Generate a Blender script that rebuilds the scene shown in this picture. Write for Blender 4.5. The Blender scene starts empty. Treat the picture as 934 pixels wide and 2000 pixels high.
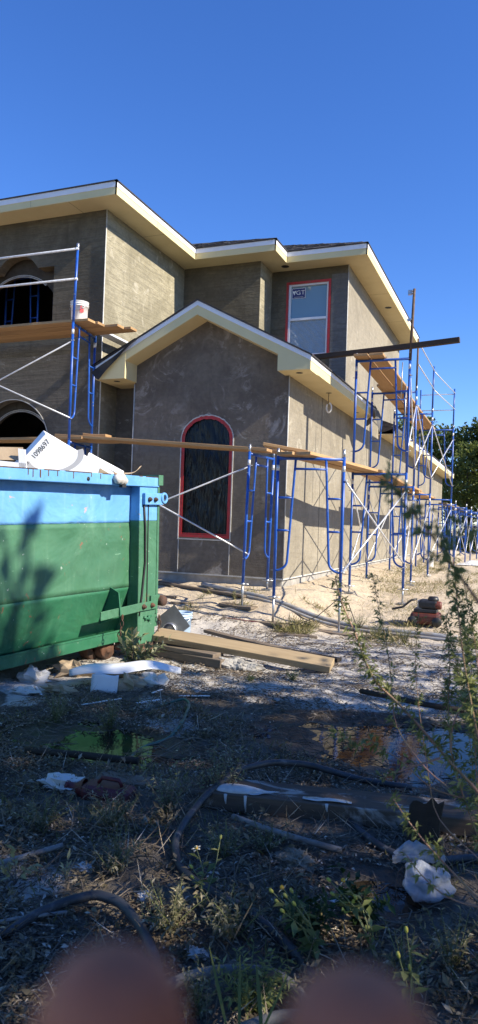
import bpy, bmesh, math, random
import numpy as np
from mathutils import Vector, Matrix, noise
R = math.radians
rng = np.random.default_rng(7)
random.seed(11)
sc = bpy.context.scene
COL = sc.collection

# ------------------------------------------------------------------ camera
YAW, PITCH, ROLL = 0.38066565, 0.01436275, 0.03399625
fw = Vector((-math.sin(YAW) * math.cos(PITCH), math.cos(YAW) * math.cos(PITCH), math.sin(PITCH)))
rt = Vector((math.cos(YAW), math.sin(YAW), 0))
up = rt.cross(fw)
rt2 = math.cos(ROLL) * rt + math.sin(ROLL) * up
up2 = -math.sin(ROLL) * rt + math.cos(ROLL) * up
CAM = Vector((0, 0, 1.45))
cd = bpy.data.cameras.new('camera')
cam = bpy.data.objects.new('camera', cd)
COL.objects.link(cam)
m3 = Matrix((rt2, up2, -fw)).transposed()
cam.matrix_world = Matrix.Translation(CAM) @ m3.to_4x4()
cd.sensor_fit = 'VERTICAL'
cd.sensor_height = 9.05                      # a phone's small sensor, so depth of field behaves like one
cd.sensor_width = 9.05
cd.lens = 9.05 * 1392.84 / 2000.0
cd.clip_start = 0.01
cd.clip_end = 900
cd.dof.use_dof = True
cd.dof.focus_distance = 9.0
cd.dof.aperture_fstop = 1.9
sc.camera = cam

# ------------------------------------------------------------------ sky and sun
SUN_E, SUN_A = R(35.0), R(2.6)               # elevation; degrees towards -Y from +X
sdir = Vector((math.cos(SUN_E) * math.cos(SUN_A), -math.cos(SUN_E) * math.sin(SUN_A), math.sin(SUN_E)))
w = bpy.data.worlds.new('World')
sc.world = w
w.use_nodes = True
nt = w.node_tree
for n in list(nt.nodes):
    nt.nodes.remove(n)
sky = nt.nodes.new('ShaderNodeTexSky')
sky.sky_type = 'NISHITA'
sky.sun_disc = False
sky.sun_elevation = SUN_E
sky.sun_rotation = math.atan2(sdir.x, sdir.y)
sky.air_density = 1.0
sky.dust_density = 0.0
sky.ozone_density = 6.5
sky.altitude = 0
bg = nt.nodes.new('ShaderNodeBackground')
bg.inputs['Strength'].default_value = 0.125
wo = nt.nodes.new('ShaderNodeOutputWorld')
hs = nt.nodes.new('ShaderNodeHueSaturation')
hs.inputs['Saturation'].default_value = 1.16
hs.inputs['Hue'].default_value = 0.513
nt.links.new(sky.outputs[0], hs.inputs['Color'])
nt.links.new(hs.outputs[0], bg.inputs[0])
nt.links.new(bg.outputs[0], wo.inputs[0])
sl = bpy.data.lights.new('sun', 'SUN')
sl.energy = 5.0
sl.angle = R(0.53)
sl.color = (1.0, 0.91, 0.76)
so = bpy.data.objects.new('sun', sl)
COL.objects.link(so)
so.rotation_euler = sdir.to_track_quat('Z', 'Y').to_euler()
so.location = (20, -5, 20)
sc.view_settings.view_transform = 'Standard'
sc.view_settings.look = 'None'
sc.view_settings.exposure = 0.90
sc.view_settings.gamma = 1.0
sc.view_settings.use_curve_mapping = False
sc.render.engine = 'CYCLES'
sc.cycles.max_bounces = 7
sc.cycles.use_denoising = True


# ------------------------------------------------------------------ node helpers and materials
class NT:
    def __init__(s, name):
        s.m = bpy.data.materials.new(name)
        s.m.use_nodes = True
        s.t = s.m.node_tree
        s.b = s.t.nodes['Principled BSDF']
        s.out = s.t.nodes['Material Output']
        s.tc = None

    def n(s, kind, **kw):
        nd = s.t.nodes.new(kind)
        for k, v in kw.items():
            setattr(nd, k, v)
        return nd

    def put(s, sock, val):
        if hasattr(val, 'is_output') and val.is_output:
            s.t.links.new(val, sock)
        elif isinstance(val, (tuple, list)) and len(val) == 3 and sock.type == 'RGBA':
            sock.default_value = (*val, 1)
        else:
            sock.default_value = val

    def coord(s, scale=(1, 1, 1), which='Object', rand=False, loc=(0, 0, 0)):
        if s.tc is None:
            s.tc = s.n('ShaderNodeTexCoord')
        v = s.tc.outputs[which]
        if rand:
            oi = s.n('ShaderNodeObjectInfo')
            mu = s.n('ShaderNodeMath', operation='MULTIPLY')
            s.put(mu.inputs[0], oi.outputs['Random'])
            mu.inputs[1].default_value = 37.0
            ad = s.n('ShaderNodeVectorMath', operation='ADD')
            s.put(ad.inputs[0], v)
            s.put(ad.inputs[1], mu.outputs[0])
            v = ad.outputs[0]
        mp = s.n('ShaderNodeMapping')
        mp.inputs['Scale'].default_value = scale
        mp.inputs['Location'].default_value = loc
        s.put(mp.inputs[0], v)
        return mp.outputs[0]

    def noise(s, vec, scale, detail=4, rough=.55, dist=0.0):
        nd = s.n('ShaderNodeTexNoise')
        s.put(nd.inputs['Vector'], vec)
        nd.inputs['Scale'].default_value = scale
        nd.inputs['Detail'].default_value = detail
        nd.inputs['Roughness'].default_value = rough
        nd.inputs['Distortion'].default_value = dist
        return nd.outputs['Fac']

    def ramp(s, fac, a, b, lo=0.0, hi=1.0):
        r = s.n('ShaderNodeMapRange')
        r.interpolation_type = 'SMOOTHSTEP'
        s.put(r.inputs['Value'], fac)
        r.inputs['From Min'].default_value = a
        r.inputs['From Max'].default_value = b
        r.inputs['To Min'].default_value = lo
        r.inputs['To Max'].default_value = hi
        return r.outputs[0]

    def mix(s, fac, c1, c2, mode='MIX'):
        mx = s.n('ShaderNodeMix')
        mx.data_type = 'RGBA'
        mx.blend_type = mode
        s.put(mx.inputs[0], fac)
        s.put(mx.inputs[6], c1)
        s.put(mx.inputs[7], c2)
        return mx.outputs[2]

    def math(s, op, a, b):
        nd = s.n('ShaderNodeMath', operation=op)
        s.put(nd.inputs[0], a)
        s.put(nd.inputs[1], b)
        return nd.outputs[0]

    def attr(s, name, out='Fac'):
        nd = s.n('ShaderNodeAttribute')
        nd.attribute_name = name
        return nd.outputs[out]

    def bump(s, h, strength, dist):
        nd = s.n('ShaderNodeBump')
        nd.inputs['Strength'].default_value = strength
        nd.inputs['Distance'].default_value = dist
        s.put(nd.inputs['Height'], h)
        if s.b.inputs['Normal'].links:
            s.put(nd.inputs['Normal'], s.b.inputs['Normal'].links[0].from_socket)
        s.put(s.b.inputs['Normal'], nd.outputs[0])

    def col(s, c):
        s.put(s.b.inputs['Base Color'], c)

    def set(s, rough=None, metal=None, spec=None):
        if rough is not None:
            s.put(s.b.inputs['Roughness'], rough)
        if metal is not None:
            s.put(s.b.inputs['Metallic'], metal)
        if spec is not None:
            s.put(s.b.inputs['Specular IOR Level'], spec)


def stucco(name, c1, c2, pale, pale_at, streak, seed):
    t = NT(name)
    v = t.coord(loc=(seed, seed * .7, seed * .3))
    vs = t.coord(scale=(.7, .7, 9), loc=(seed, 0, seed))
    vd = t.coord(scale=(5, 5, .45), loc=(seed, seed, 0))
    big = t.noise(v, .75, 6, .62, .7)
    st = t.noise(vs, 2.2, 5, .65, .5)
    c = t.mix(t.ramp(big, .40, .62), c1, c2)
    c = t.mix(t.math('MULTIPLY', t.ramp(st, .42, .70), streak), c, tuple(x * .66 for x in c1))
    sw = t.noise(v, 1.9, 7, .70, 2.2)
    sw2 = t.noise(v, .8, 3, .5, .6)
    m = t.math('MULTIPLY', t.ramp(sw, pale_at, pale_at + .12), t.ramp(sw2, .44, .60))
    c = t.mix(t.math('MULTIPLY', m, .8), c, pale)
    c = t.mix(t.ramp(t.noise(vd, 1.3, 4, .6, .3), .56, .76, 0, .45), c, tuple(x * .62 for x in c2))
    fl = t.noise(v, 14, 4, .65)
    c = t.mix(t.ramp(fl, .32, .72, 0, .35), c, tuple(x * .6 for x in c2))
    t.col(c)
    t.set(rough=.93, spec=.15)
    t.bump(t.noise(v, 70, 4, .65), .55, .009)
    t.bump(t.noise(v, 19, 4, .6, .5), .42, .016)
    t.bump(st, .7 * streak + .10, .030)
    t.bump(sw, .3, .016)
    return t.m


def simple(name, c1, c2=None, scale=6, rough=.6, metal=0, spec=.5, bump=(0, 0, 0), stretch=(1, 1, 1), detail=5, rand=False, lo=.35, hi=.68, dist=.2,
           spot=None):
    t = NT(name)
    if c2 is None:
        c2 = tuple(x * .8 for x in c1)
    v = t.coord(scale=stretch, rand=rand)
    c = t.mix(t.ramp(t.noise(v, scale, detail, .6, dist), lo, hi), c1, c2)
    if spot:
        sc_, col_, a, b = spot
        c = t.mix(t.ramp(t.noise(v, sc_, 6, .65, .8), a, b), c, col_)
    t.col(c)
    t.set(rough=rough, metal=metal, spec=spec)
    if bump[1]:
        t.bump(t.noise(v, bump[0], 4, .6), bump[1], bump[2])
    return t.m


def wood(name, c1, c2, dark, seed_scale=1.0, wash=None):
    t = NT(name)
    v = t.coord(scale=(.55 * seed_scale, 9, 9), rand=True)
    g = t.noise(v, 3.2, 6, .6, 1.1)
    v2 = t.coord(scale=(.3, 1.2, 1.2), rand=True)
    b = t.noise(v2, 2.5, 3, .5)
    c = t.mix(t.ramp(g, .3, .72), c1, c2)
    c = t.mix(t.ramp(b, .5, .78, 0, .7), c, dark)
    oi = t.n('ShaderNodeObjectInfo')
    c = t.mix(t.ramp(oi.outputs['Random'], 0, 1, 0, .45), c, dark)
    if wash:
        vw = t.coord(scale=(1, 3, 1), rand=True)
        c = t.mix(t.ramp(t.noise(vw, 2.6, 6, .68, .7), .53, .63, 0, .8), c, wash)
    t.col(c)
    t.set(rough=.8, spec=.2)
    t.bump(g, .3, .004)
    return t.m


def leafm(name, c1, c2, c3=None, trans=.35):
    t = NT(name)
    a = t.attr('tint')
    c = t.mix(a, c1, c2)
    if c3:
        c = t.mix(t.ramp(a, .8, .95), c, c3)
    t.col(c)
    t.set(rough=.5, spec=.35)
    tr = t.n('ShaderNodeBsdfTranslucent')
    t.put(tr.inputs[0], t.mix(.5, c, c2, 'MIX'))
    mx = t.n('ShaderNodeMixShader')
    mx.inputs[0].default_value = trans
    t.put(mx.inputs[1], t.b.outputs[0])
    t.put(mx.inputs[2], tr.outputs[0])
    t.t.links.new(mx.outputs[0], t.out.inputs[0])
    return t.m


M = {}
M['stucco_front_shade'] = stucco('stucco_front_shade', (.185, .165, .134), (.115, .103, .085), (.38, .36, .32), .55, .8, 3)  # front stucco: colour lowered to deepen the shade on it
M['stucco_gable_shade'] = stucco('stucco_gable_shade', (.210, .178, .140), (.145, .122, .097), (.40, .365, .32), .50, .25, 9)  # gable copy, darkened because this face lies in shade
M['stucco_upper_shade'] = stucco('stucco_upper_shade', (.175, .150, .104), (.110, .095, .067), (.32, .29, .22), .62, 1.0, 5)  # darker copy of the stucco for the shaded upper fronts
M['stucco_lit'] = stucco('stucco_lit', (.350, .315, .225), (.240, .215, .150), (.48, .44, .35), .55, .9, 14)  # lighter copy: sunlight on these walls is put into the colour
M['stucco_side_lit'] = stucco('stucco_side_lit', (.305, .272, .212), (.240, .213, .165), (.42, .385, .31), .54, .3, 21)  # side wall copy, raised in tone for the sun on it
M['stucco_grey'] = stucco('stucco_grey', (.21, .205, .195), (.155, .152, .146), (.30, .30, .29), .62, 1.0, 31)
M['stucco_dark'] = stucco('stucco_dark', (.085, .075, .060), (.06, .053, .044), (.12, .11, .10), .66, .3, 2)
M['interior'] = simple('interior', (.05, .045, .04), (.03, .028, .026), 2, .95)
M['concrete'] = simple('concrete', (.36, .34, .31), (.25, .235, .21), 5, .92, bump=(40, .3, .01))
M['cream'] = simple('cream', (.70, .605, .335), (.63, .54, .29), 1.3, .62, spec=.25, bump=(30, .05, .003), lo=.3, hi=.8)
M['soffit'] = simple('soffit', (.66, .56, .32), (.59, .495, .275), 1.1, .7, spec=.2, bump=(25, .06, .004))
M['white_metal'] = simple('white_metal', (.80, .80, .80), (.74, .74, .75), 3, .4)
M['bead'] = simple('bead', (.55, .54, .50), (.42, .40, .36), 9, .55)
M['shingle'] = simple('shingle', (.028, .026, .028), (.06, .055, .055), 7, .95, bump=(90, .5, .01), stretch=(1, 3, 3))
M['felt'] = simple('felt', (.018, .018, .02), (.03, .03, .034), 4, .8, bump=(14, .3, .02))
M['felt_grey'] = simple('felt_grey', (.13, .125, .12), (.08, .078, .075), 4, .85)
M['black'] = simple('black', (.008, .008, .009), (.015, .015, .015), 4, .6)
M['pvc'] = simple('pvc', (.82, .82, .83), (.76, .76, .78), 3, .35)
M['red_tape'] = simple('red_tape', (.46, .016, .018), (.33, .020, .020), 12, .45, bump=(40, .5, .006), spot=(16, (.20, .10, .08), .60, .72))
M['sticker'] = simple('sticker', (.02, .03, .17), (.018, .028, .15), 3, .4)
M['white_print'] = simple('white_print', (.82, .82, .82), (.78, .78, .78), 3, .5)
M['print_dark'] = simple('print_dark', (.03, .03, .035), (.02, .02, .02), 3, .6)
M['print_grey'] = simple('print_grey', (.42, .42, .43), (.38, .38, .39), 3, .6)
M['blue_paint'] = simple('blue_paint', (.012, .085, .40), (.010, .065, .30), 8, .36, spec=.5, rand=True, spot=(17, (.22, .24, .28), .63, .70), bump=(60, .06, .002))
M['galv'] = simple('galv', (.48, .49, .51), (.36, .37, .38), 14, .38, metal=.85, rand=True)
M['galv_white'] = simple('galv_white', (.66, .67, .69), (.52, .53, .55), 14, .42, metal=.35, rand=True)
M['rust_pole'] = simple('rust_pole', (.075, .045, .03), (.13, .08, .05), 12, .8)
M['wood_new'] = wood('wood_new', (.50, .315, .155), (.40, .235, .105), (.27, .165, .085))
M['wood_timber'] = wood('wood_timber', (.43, .325, .195), (.33, .245, .14), (.21, .155, .095))
M['wood_grey'] = wood('wood_grey', (.24, .19, .14), (.17, .13, .095), (.09, .075, .06))
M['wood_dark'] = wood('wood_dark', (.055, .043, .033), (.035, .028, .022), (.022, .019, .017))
M['wood_beam'] = wood('wood_beam', (.12, .088, .062), (.08, .058, .042), (.038, .030, .025), wash=(.42, .39, .34))
M['wood_bar'] = wood('wood_bar', (.085, .062, .045), (.06, .043, .03), (.035, .027, .021))
M['clod'] = simple('clod', (.30, .24, .17), (.15, .12, .085), 22, .95, bump=(34, 1.0, .03))
M['mortar'] = simple('mortar', (.40, .38, .34), (.26, .24, .21), 18, .95, bump=(34, .9, .02))
M['rust'] = simple('rust', (.12, .055, .03), (.05, .032, .025), 9, .9, bump=(30, .5, .01))
M['card_white'] = simple('card_white', (.80, .80, .79), (.73, .73, .72), 2.5, .75, bump=(6, .1, .01))
M['card_tan'] = simple('card_tan', (.40, .30, .19), (.30, .22, .14), 4, .9, bump=(20, .3, .01))
M['paper'] = simple('paper', (.62, .60, .56), (.45, .42, .38), 5, .85, bump=(12, .3, .01))
M['sheet_white'] = simple('sheet_white', (.72, .73, .75), (.62, .63, .66), 3, .35, spec=.5)
M['plaster'] = simple('plaster', (.58, .56, .52), (.40, .38, .35), 9, .9, bump=(25, .4, .01))
M['bucket_white'] = simple('bucket_white', (.80, .80, .78), (.68, .67, .63), 5, .45, spot=(9, (.50, .48, .43), .62, .72))
M['bucket_blue'] = simple('bucket_blue', (.42, .55, .70), (.35, .47, .62), 5, .5)
M['logo_red'] = simple('logo_red', (.55, .05, .06), (.5, .05, .05), 4, .5)
M['sheet_metal'] = simple('sheet_metal', (.22, .235, .25), (.16, .17, .18), 6, .5, metal=.6)
M['hose_black'] = simple('hose_black', (.020, .021, .023), (.046, .048, .052), 9, .55, bump=(50, .4, .004), spot=(14, (.14, .135, .125), .56, .74))
M['hose_grey'] = simple('hose_grey', (.13, .127, .12), (.060, .059, .057), 7, .75, bump=(40, .4, .005), spot=(9, (.30, .285, .25), .58, .7))
M['hose_green'] = simple('hose_green', (.05, .14, .10), (.035, .10, .075), 6, .45)
M['cord'] = simple('cord', (.20, .035, .04), (.10, .02, .03), 6, .6)
M['wire'] = simple('wire', (.012, .012, .012), (.02, .02, .02), 6, .6)
M['red_plastic'] = simple('red_plastic', (.095, .010, .014), (.065, .009, .011), 5, .55, spot=(8, (.10, .06, .05), .55, .70))
M['machine_red'] = simple('machine_red', (.13, .028, .014), (.07, .020, .013), 9, .55, spot=(12, (.09, .05, .03), .58, .7))
M['machine_black'] = simple('machine_black', (.014, .014, .015), (.03, .03, .03), 9, .45)
M['pipe_grey'] = simple('pipe_grey', (.34, .34, .34), (.24, .235, .225), 6, .55, spot=(8, (.30, .25, .18), .46, .64))
M['bark'] = simple('bark', (.10, .075, .055), (.055, .042, .032), 6, .95, bump=(12, .8, .04), stretch=(1, 1, .3))
M['twig'] = simple('twig', (.24, .19, .14), (.055, .044, .035), 1.7, .9, rand=True)
M['twig_grey'] = simple('twig_grey', (.26, .245, .22), (.13, .12, .11), 10, .9)
M['stem_pink'] = simple('stem_pink', (.30, .155, .105), (.24, .17, .09), 14, .6)
M['stem_green'] = simple('stem_green', (.16, .18, .06), (.11, .12, .045), 10, .6)
M['skin'] = simple('skin', (.56, .165, .075), (.47, .13, .06), 60, .6, spec=.3)
M['leaf_tree'] = leafm('leaf_tree', (.070, .100, .020), (.160, .190, .042), (.25, .26, .07), .4)
M['leaf_pine'] = leafm('leaf_pine', (.034, .060, .016), (.080, .115, .028), (.14, .16, .045), .3)
M['leaf_weed'] = leafm('leaf_weed', (.12, .115, .062), (.25, .225, .135), (.42, .37, .25))
M['leaf_bush'] = leafm('leaf_bush', (.12, .15, .045), (.26, .28, .09), (.38, .38, .16), .45)
M['leaf_shrub'] = leafm('leaf_shrub', (.10, .125, .050), (.24, .24, .12), (.42, .39, .26), .2)
M['leaf_pale'] = leafm('leaf_pale', (.30, .28, .13), (.40, .37, .20), (.46, .43, .27), .3)
M['cover'] = leafm('cover', (.075, .062, .036), (.23, .19, .115), (.46, .40, .29), .2)
M['leaf_dark'] = leafm('leaf_dark', (.020, .045, .014), (.04, .08, .02), None, .3)
M['litter'] = leafm('litter', (.085, .062, .040), (.32, .25, .165), (.58, .51, .41), .1)
M['grass'] = leafm('grass', (.26, .21, .10), (.20, .21, .06), (.40, .33, .18), .3)
M['petal'] = simple('petal', (.82, .82, .80), (.75, .75, .72), 4, .6)
M['flower_yellow'] = simple('flower_yellow', (.70, .36, .02), (.55, .32, .03), 20, .7)
M['bud'] = simple('bud', (.36, .34, .05), (.28, .27, .06), 20, .7)


def painted_metal(name, c1, c2, chips, worn):
    t = NT(name)
    v = t.coord()
    vs = t.coord(scale=(3, 3, .35))
    vr = t.coord(scale=(7, 7, .5))
    c = t.mix(t.ramp(t.noise(v, 1.4, 5, .6, .4), .38, .64), c1, c2)
    c = t.mix(t.ramp(t.noise(vs, 3.5, 5, .6, .3), .50, .70, 0, .6), c, worn)
    c = t.mix(t.ramp(t.noise(v, 5, 6, .7, .8), .55, .75, 0, .4), c, tuple(x * .55 for x in c2))
    c = t.mix(t.ramp(t.noise(v, 26, 3, .55, .4), .72, .745), c, (.42, .48, .42))
    c = t.mix(t.ramp(t.noise(vr, 1.6, 4, .6, .2), .66, .74, 0, .55), c, (.20, .115, .065))
    ch = t.math('MULTIPLY', t.ramp(t.noise(v, 15, 5, .65, .5), .63, .67), t.ramp(t.noise(v, 1.5, 2, .5), .48, .58))
    c = t.mix(ch, c, chips)
    c = t.mix(t.ramp(t.noise(t.coord(scale=(1, 1, 7)), 6, 2, .5, .2), .735, .75), c, tuple(min(.6, x * 1.5 + .06) for x in worn))
    t.col(c)
    t.set(rough=t.ramp(t.noise(v, 5, 3, .5), .3, .7, .40, .68), spec=.4)
    t.bump(t.noise(v, 1.6, 4, .55, .4), .6, .09)
    t.bump(t.noise(v, 40, 3, .5), .08, .004)
    return t.m


M['dump_green'] = painted_metal('dump_green', (.058, .165, .090), (.042, .132, .070), (.20, .10, .06), (.09, .205, .122))
M['dump_green2'] = painted_metal('dump_green2', (.026, .135, .066), (.020, .115, .056), (.18, .09, .05), (.045, .165, .085))
M['dump_blue'] = painted_metal('dump_blue', (.13, .335, .62), (.10, .285, .56), (.48, .30, .20), (.18, .385, .63))


def film(name, base, rough, alpha, bs):
    t = NT(name)
    v = t.coord(scale=(2.6, 2.6, .34))
    n1 = t.noise(v, 4.5, 2, .5, 2.2)
    t.col(base)
    t.set(rough=rough, spec=.22)
    t.bump(n1, bs, .05)
    if alpha < 1:
        t.b.inputs['Alpha'].default_value = alpha
    return t.m


M['film_black'] = film('film_black', (.006, .007, .010), .20, 1, .62)
M['film_clear'] = film('film_clear', (.55, .60, .66), .22, .34, .5)
t = NT('glass')
t.col((.17, .28, .36)); t.set(rough=.06, spec=.9)  # blue-grey base stands in for reflected sky
t.bump(t.noise(t.coord(), 1.6, 2), .05, .05)
M['glass'] = t.m
t = NT('bag')
t.col((.44, .47, .52)); t.set(rough=.35, spec=.5)
t.b.inputs['Alpha'].default_value = .58
t.bump(t.noise(t.coord(scale=(1, 1, 1)), 16, 5, .6, 1.5), .7, .03)
M['bag'] = t.m
t = NT('tarp')
t.col((.74, .75, .76)); t.set(rough=.5)
t.bump(t.noise(t.coord(), 4, 5, .6, 1.2), .8, .15)
M['tarp'] = t.m
t = NT('water')
t.col((.016, .014, .010)); t.set(rough=.03, spec=.5)
t.b.inputs['IOR'].default_value = 1.33
t.bump(t.noise(t.coord(scale=(1, 1, 1)), 9, 4, .6), .05, .02)
M['water'] = t.m

# ground: sand, wet mud and leaf soil; where each lies is a property of the place, kept on the mesh
t = NT('ground')
v = t.coord()
msk = t.n('ShaderNodeAttribute'); msk.attribute_name = 'soil'
sp = t.n('ShaderNodeSeparateColor'); t.put(sp.inputs[0], msk.outputs['Color'])
n1 = t.noise(v, 1.2, 6, .65, .3); n2 = t.noise(v, 9, 6, .7, .4); n3 = t.noise(v, 60, 4, .7); n4 = t.noise(v, 3.1, 5, .7, .6)
sand = t.mix(t.ramp(n1, .3, .7), (.56, .525, .47), (.45, .415, .365))
yard = t.mix(t.ramp(n1, .3, .7), (.56, .475, .35), (.50, .40, .275))
c = t.mix(sp.outputs[2], sand, yard)
c = t.mix(t.ramp(n2, .46, .70, 0, .75), c, (.33, .29, .24))
c = t.mix(t.ramp(t.noise(v, 24, 5, .7, .8), .58, .70, 0, .6), c, (.17, .145, .12))
soil = t.mix(t.ramp(n2, .3, .7), (.085, .070, .053), (.175, .148, .115))
edge = t.math('ADD', sp.outputs[0], t.math('MULTIPLY', t.math('SUBTRACT', n4, .5), 1.1))
c = t.mix(t.ramp(edge, .40, .62), c, soil)
mud = t.mix(t.ramp(n2, .3, .7), (.036, .030, .022), (.075, .062, .046))
edge2 = t.math('ADD', sp.outputs[1], t.math('MULTIPLY', t.math('SUBTRACT', n4, .5), .7))
wet = t.ramp(edge2, .40, .62)
c = t.mix(wet, c, mud)
c = t.mix(t.ramp(n3, .62, .75, 0, .5), c, (.10, .085, .07))
t.col(c)
rg = t.n('ShaderNodeMix'); rg.data_type = 'FLOAT'
t.put(rg.inputs[0], wet); rg.inputs[2].default_value = .95; rg.inputs[3].default_value = .42
t.set(rough=rg.outputs[0], spec=.3)
t.bump(n2, .8, .05)
t.bump(n3, .7, .015)
M['ground'] = t.m


# ------------------------------------------------------------------ mesh helpers
WM = {}                                        # world matrix of every parent used


def empty(name, loc, rot=None, parent=None):
    o = bpy.data.objects.new(name, None)
    COL.objects.link(o)
    mat = Matrix.Translation(Vector(loc))
    if rot is not None:
        mat = mat @ rot.to_4x4()
    if parent is not None:
        o.parent = parent
        o.matrix_basis = WM[parent].inverted() @ mat
    else:
        o.matrix_basis = mat
    WM[o] = mat
    o.empty_display_size = .2
    return o


def tag(o, label=None, cat=None, group=None, kind=None):
    if label: o['label'] = label
    if cat: o['category'] = cat
    if group: o['group'] = group
    if kind: o['kind'] = kind
    return o


def link_mesh(name, me, material, parent=None, world=None):
    o = bpy.data.objects.new(name, me)
    COL.objects.link(o)
    if material is not None and not me.materials:
        me.materials.append(material)
    world = world or Matrix.Identity(4)
    if parent is not None:
        o.parent = parent
        o.matrix_basis = WM[parent].inverted() @ world
    else:
        o.matrix_basis = world
    WM[o] = world
    return o


class MB:
    """collects shapes given in world (or local) coordinates; build() links them as one mesh object"""

    def __init__(s):
        s.v = []; s.f = []; s.smooth = []

    def add(s, vs, fs, smooth=False):
        b = len(s.v)
        s.v += [Vector(p) for p in vs]
        s.f += [tuple(i + b for i in f) for f in fs]
        s.smooth += [smooth] * len(fs)
        return s

    def box(s, x0, x1, y0, y1, z0, z1):
        return s.hexa([(x0, y0, z0), (x1, y0, z0), (x1, y1, z0), (x0, y1, z0), (x0, y0, z1), (x1, y0, z1), (x1, y1, z1), (x0, y1, z1)])

    def hexa(s, p):
        return s.add(p, [(0, 3, 2, 1), (4, 5, 6, 7), (0, 1, 5, 4), (1, 2, 6, 5), (2, 3, 7, 6), (3, 0, 4, 7)])

    def quad(s, a, b, c, d):
        return s.add([a, b, c, d], [(0, 1, 2, 3)])

    def poly(s, pts):
        return s.add(pts, [tuple(range(len(pts)))])

    def bar(s, p0, p1, wd, ht, upv=(0, 0, 1)):
        p0 = Vector(p0); p1 = Vector(p1); d = (p1 - p0).normalized(); u = Vector(upv)
        sd = d.cross(u).normalized(); u = sd.cross(d).normalized()
        q = []
        for p in (p0, p1):
            for a, b in ((-1, -1), (1, -1), (1, 1), (-1, 1)):
                q.append(p + sd * a * wd / 2 + u * b * ht / 2)
        return s.add(q, [(0, 1, 2, 3), (7, 6, 5, 4), (0, 4, 5, 1), (1, 5, 6, 2), (2, 6, 7, 3), (3, 7, 4, 0)])

    def prism(s, pts, off):
        """polygon pts extruded by vector off"""
        off = Vector(off); n = len(pts)
        vs = [Vector(p) for p in pts] + [Vector(p) + off for p in pts]
        fs = [tuple(range(n))[::-1], tuple(range(n, 2 * n))] + [(i, (i + 1) % n, n + (i + 1) % n, n + i) for i in range(n)]
        return s.add(vs, fs)

    def tube(s, pts, r, n=8, cap=True, smooth=True):
        pts = [Vector(p) for p in pts]
        rs = r if isinstance(r, (list, tuple)) else [r] * len(pts)
        vs = []; fs = []
        ref = None
        for i, p in enumerate(pts):
            d = (pts[min(i + 1, len(pts) - 1)] - pts[max(i - 1, 0)])
            d = d.normalized() if d.length > 1e-9 else Vector((0, 0, 1))
            if ref is None:
                ref = d.orthogonal().normalized()
            ref = (ref - d * ref.dot(d))
            ref = ref.normalized() if ref.length > 1e-6 else d.orthogonal().normalized()
            b = d.cross(ref)
            for k in range(n):
                a = 2 * math.pi * k / n
                vs.append(p + (ref * math.cos(a) + b * math.sin(a)) * rs[i])
        for i in range(len(pts) - 1):
            for k in range(n):
                k2 = (k + 1) % n
                fs.append((i * n + k, i * n + k2, (i + 1) * n + k2, (i + 1) * n + k))
        s.add(vs, fs, smooth)
        if cap:
            b = len(s.v) - len(vs)
            s.f.append(tuple(b + k for k in range(n))[::-1]); s.smooth.append(False)
            e = b + (len(pts) - 1) * n
            s.f.append(tuple(e + k for k in range(n))); s.smooth.append(False)
        return s

    def lathe(s, c, prof, n=20, axis=(0, 0, 1), smooth=True):
        """prof: list of (radius, height)"""
        c = Vector(c); ax = Vector(axis).normalized(); a1 = ax.orthogonal().normalized(); a2 = ax.cross(a1)
        vs = []; fs = []
        for (r, h) in prof:
            for k in range(n):
                a = 2 * math.pi * k / n
                vs.append(c + ax * h + (a1 * math.cos(a) + a2 * math.sin(a)) * r)
        for i in range(len(prof) - 1):
            for k in range(n):
                k2 = (k + 1) % n
                fs.append((i * n + k, i * n + k2, (i + 1) * n + k2, (i + 1) * n + k))
        return s.add(vs, fs, smooth)

    def grid(s, fn, nu, nv, smooth=True):
        vs = [fn(i / nu, j / nv) for j in range(nv + 1) for i in range(nu + 1)]
        fs = [(j * (nu + 1) + i, j * (nu + 1) + i + 1, (j + 1) * (nu + 1) + i + 1, (j + 1) * (nu + 1) + i) for j in range(nv) for i in range(nu)]
        return s.add(vs, fs, smooth)

    def mesh(s, name, inv=None):
        me = bpy.data.meshes.new(name)
        vs = [inv @ p for p in s.v] if inv is not None else s.v
        me.from_pydata([tuple(p) for p in vs], [], s.f)
        me.polygons.foreach_set('use_smooth', s.smooth)
        me.update()
        return me

    def build(s, name, material, parent=None, bevel=0, solid=0, normals=True):
        if parent is not None:
            world = WM[parent]
        else:
            zs = min(p.z for p in s.v); n = len(s.v)
            world = Matrix.Translation(Vector((sum(p.x for p in s.v) / n, sum(p.y for p in s.v) / n, zs)))
        me = s.mesh(name, world.inverted())
        if normals:
            bm = bmesh.new(); bm.from_mesh(me)
            bmesh.ops.recalc_face_normals(bm, faces=bm.faces)
            bm.to_mesh(me); bm.free()
        o = link_mesh(name, me, material, parent, world)
        if solid:
            md = o.modifiers.new('solid', 'SOLIDIFY'); md.thickness = solid; md.offset = 0
        if bevel:
            md = o.modifiers.new('bevel', 'BEVEL'); md.width = bevel; md.segments = 2; md.limit_method = 'ANGLE'
        return o


def mesh_np(name, v, f, tint=None):
    """fast mesh from arrays; f is (M,3) or (M,4)"""
    me = bpy.data.meshes.new(name)
    k = f.shape[1]
    me.vertices.add(len(v)); me.vertices.foreach_set('co', v.astype(np.float32).ravel())
    me.loops.add(f.size); me.loops.foreach_set('vertex_index', f.astype(np.int32).ravel())
    me.polygons.add(len(f))
    me.polygons.foreach_set('loop_start', np.arange(0, f.size, k, dtype=np.int32))
    me.polygons.foreach_set('loop_total', np.full(len(f), k, dtype=np.int32))
    me.update(calc_edges=True)
    if tint is not None:
        a = me.attributes.new('tint', 'FLOAT', 'POINT')
        a.data.foreach_set('value', tint.astype(np.float32))
    return me


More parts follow.
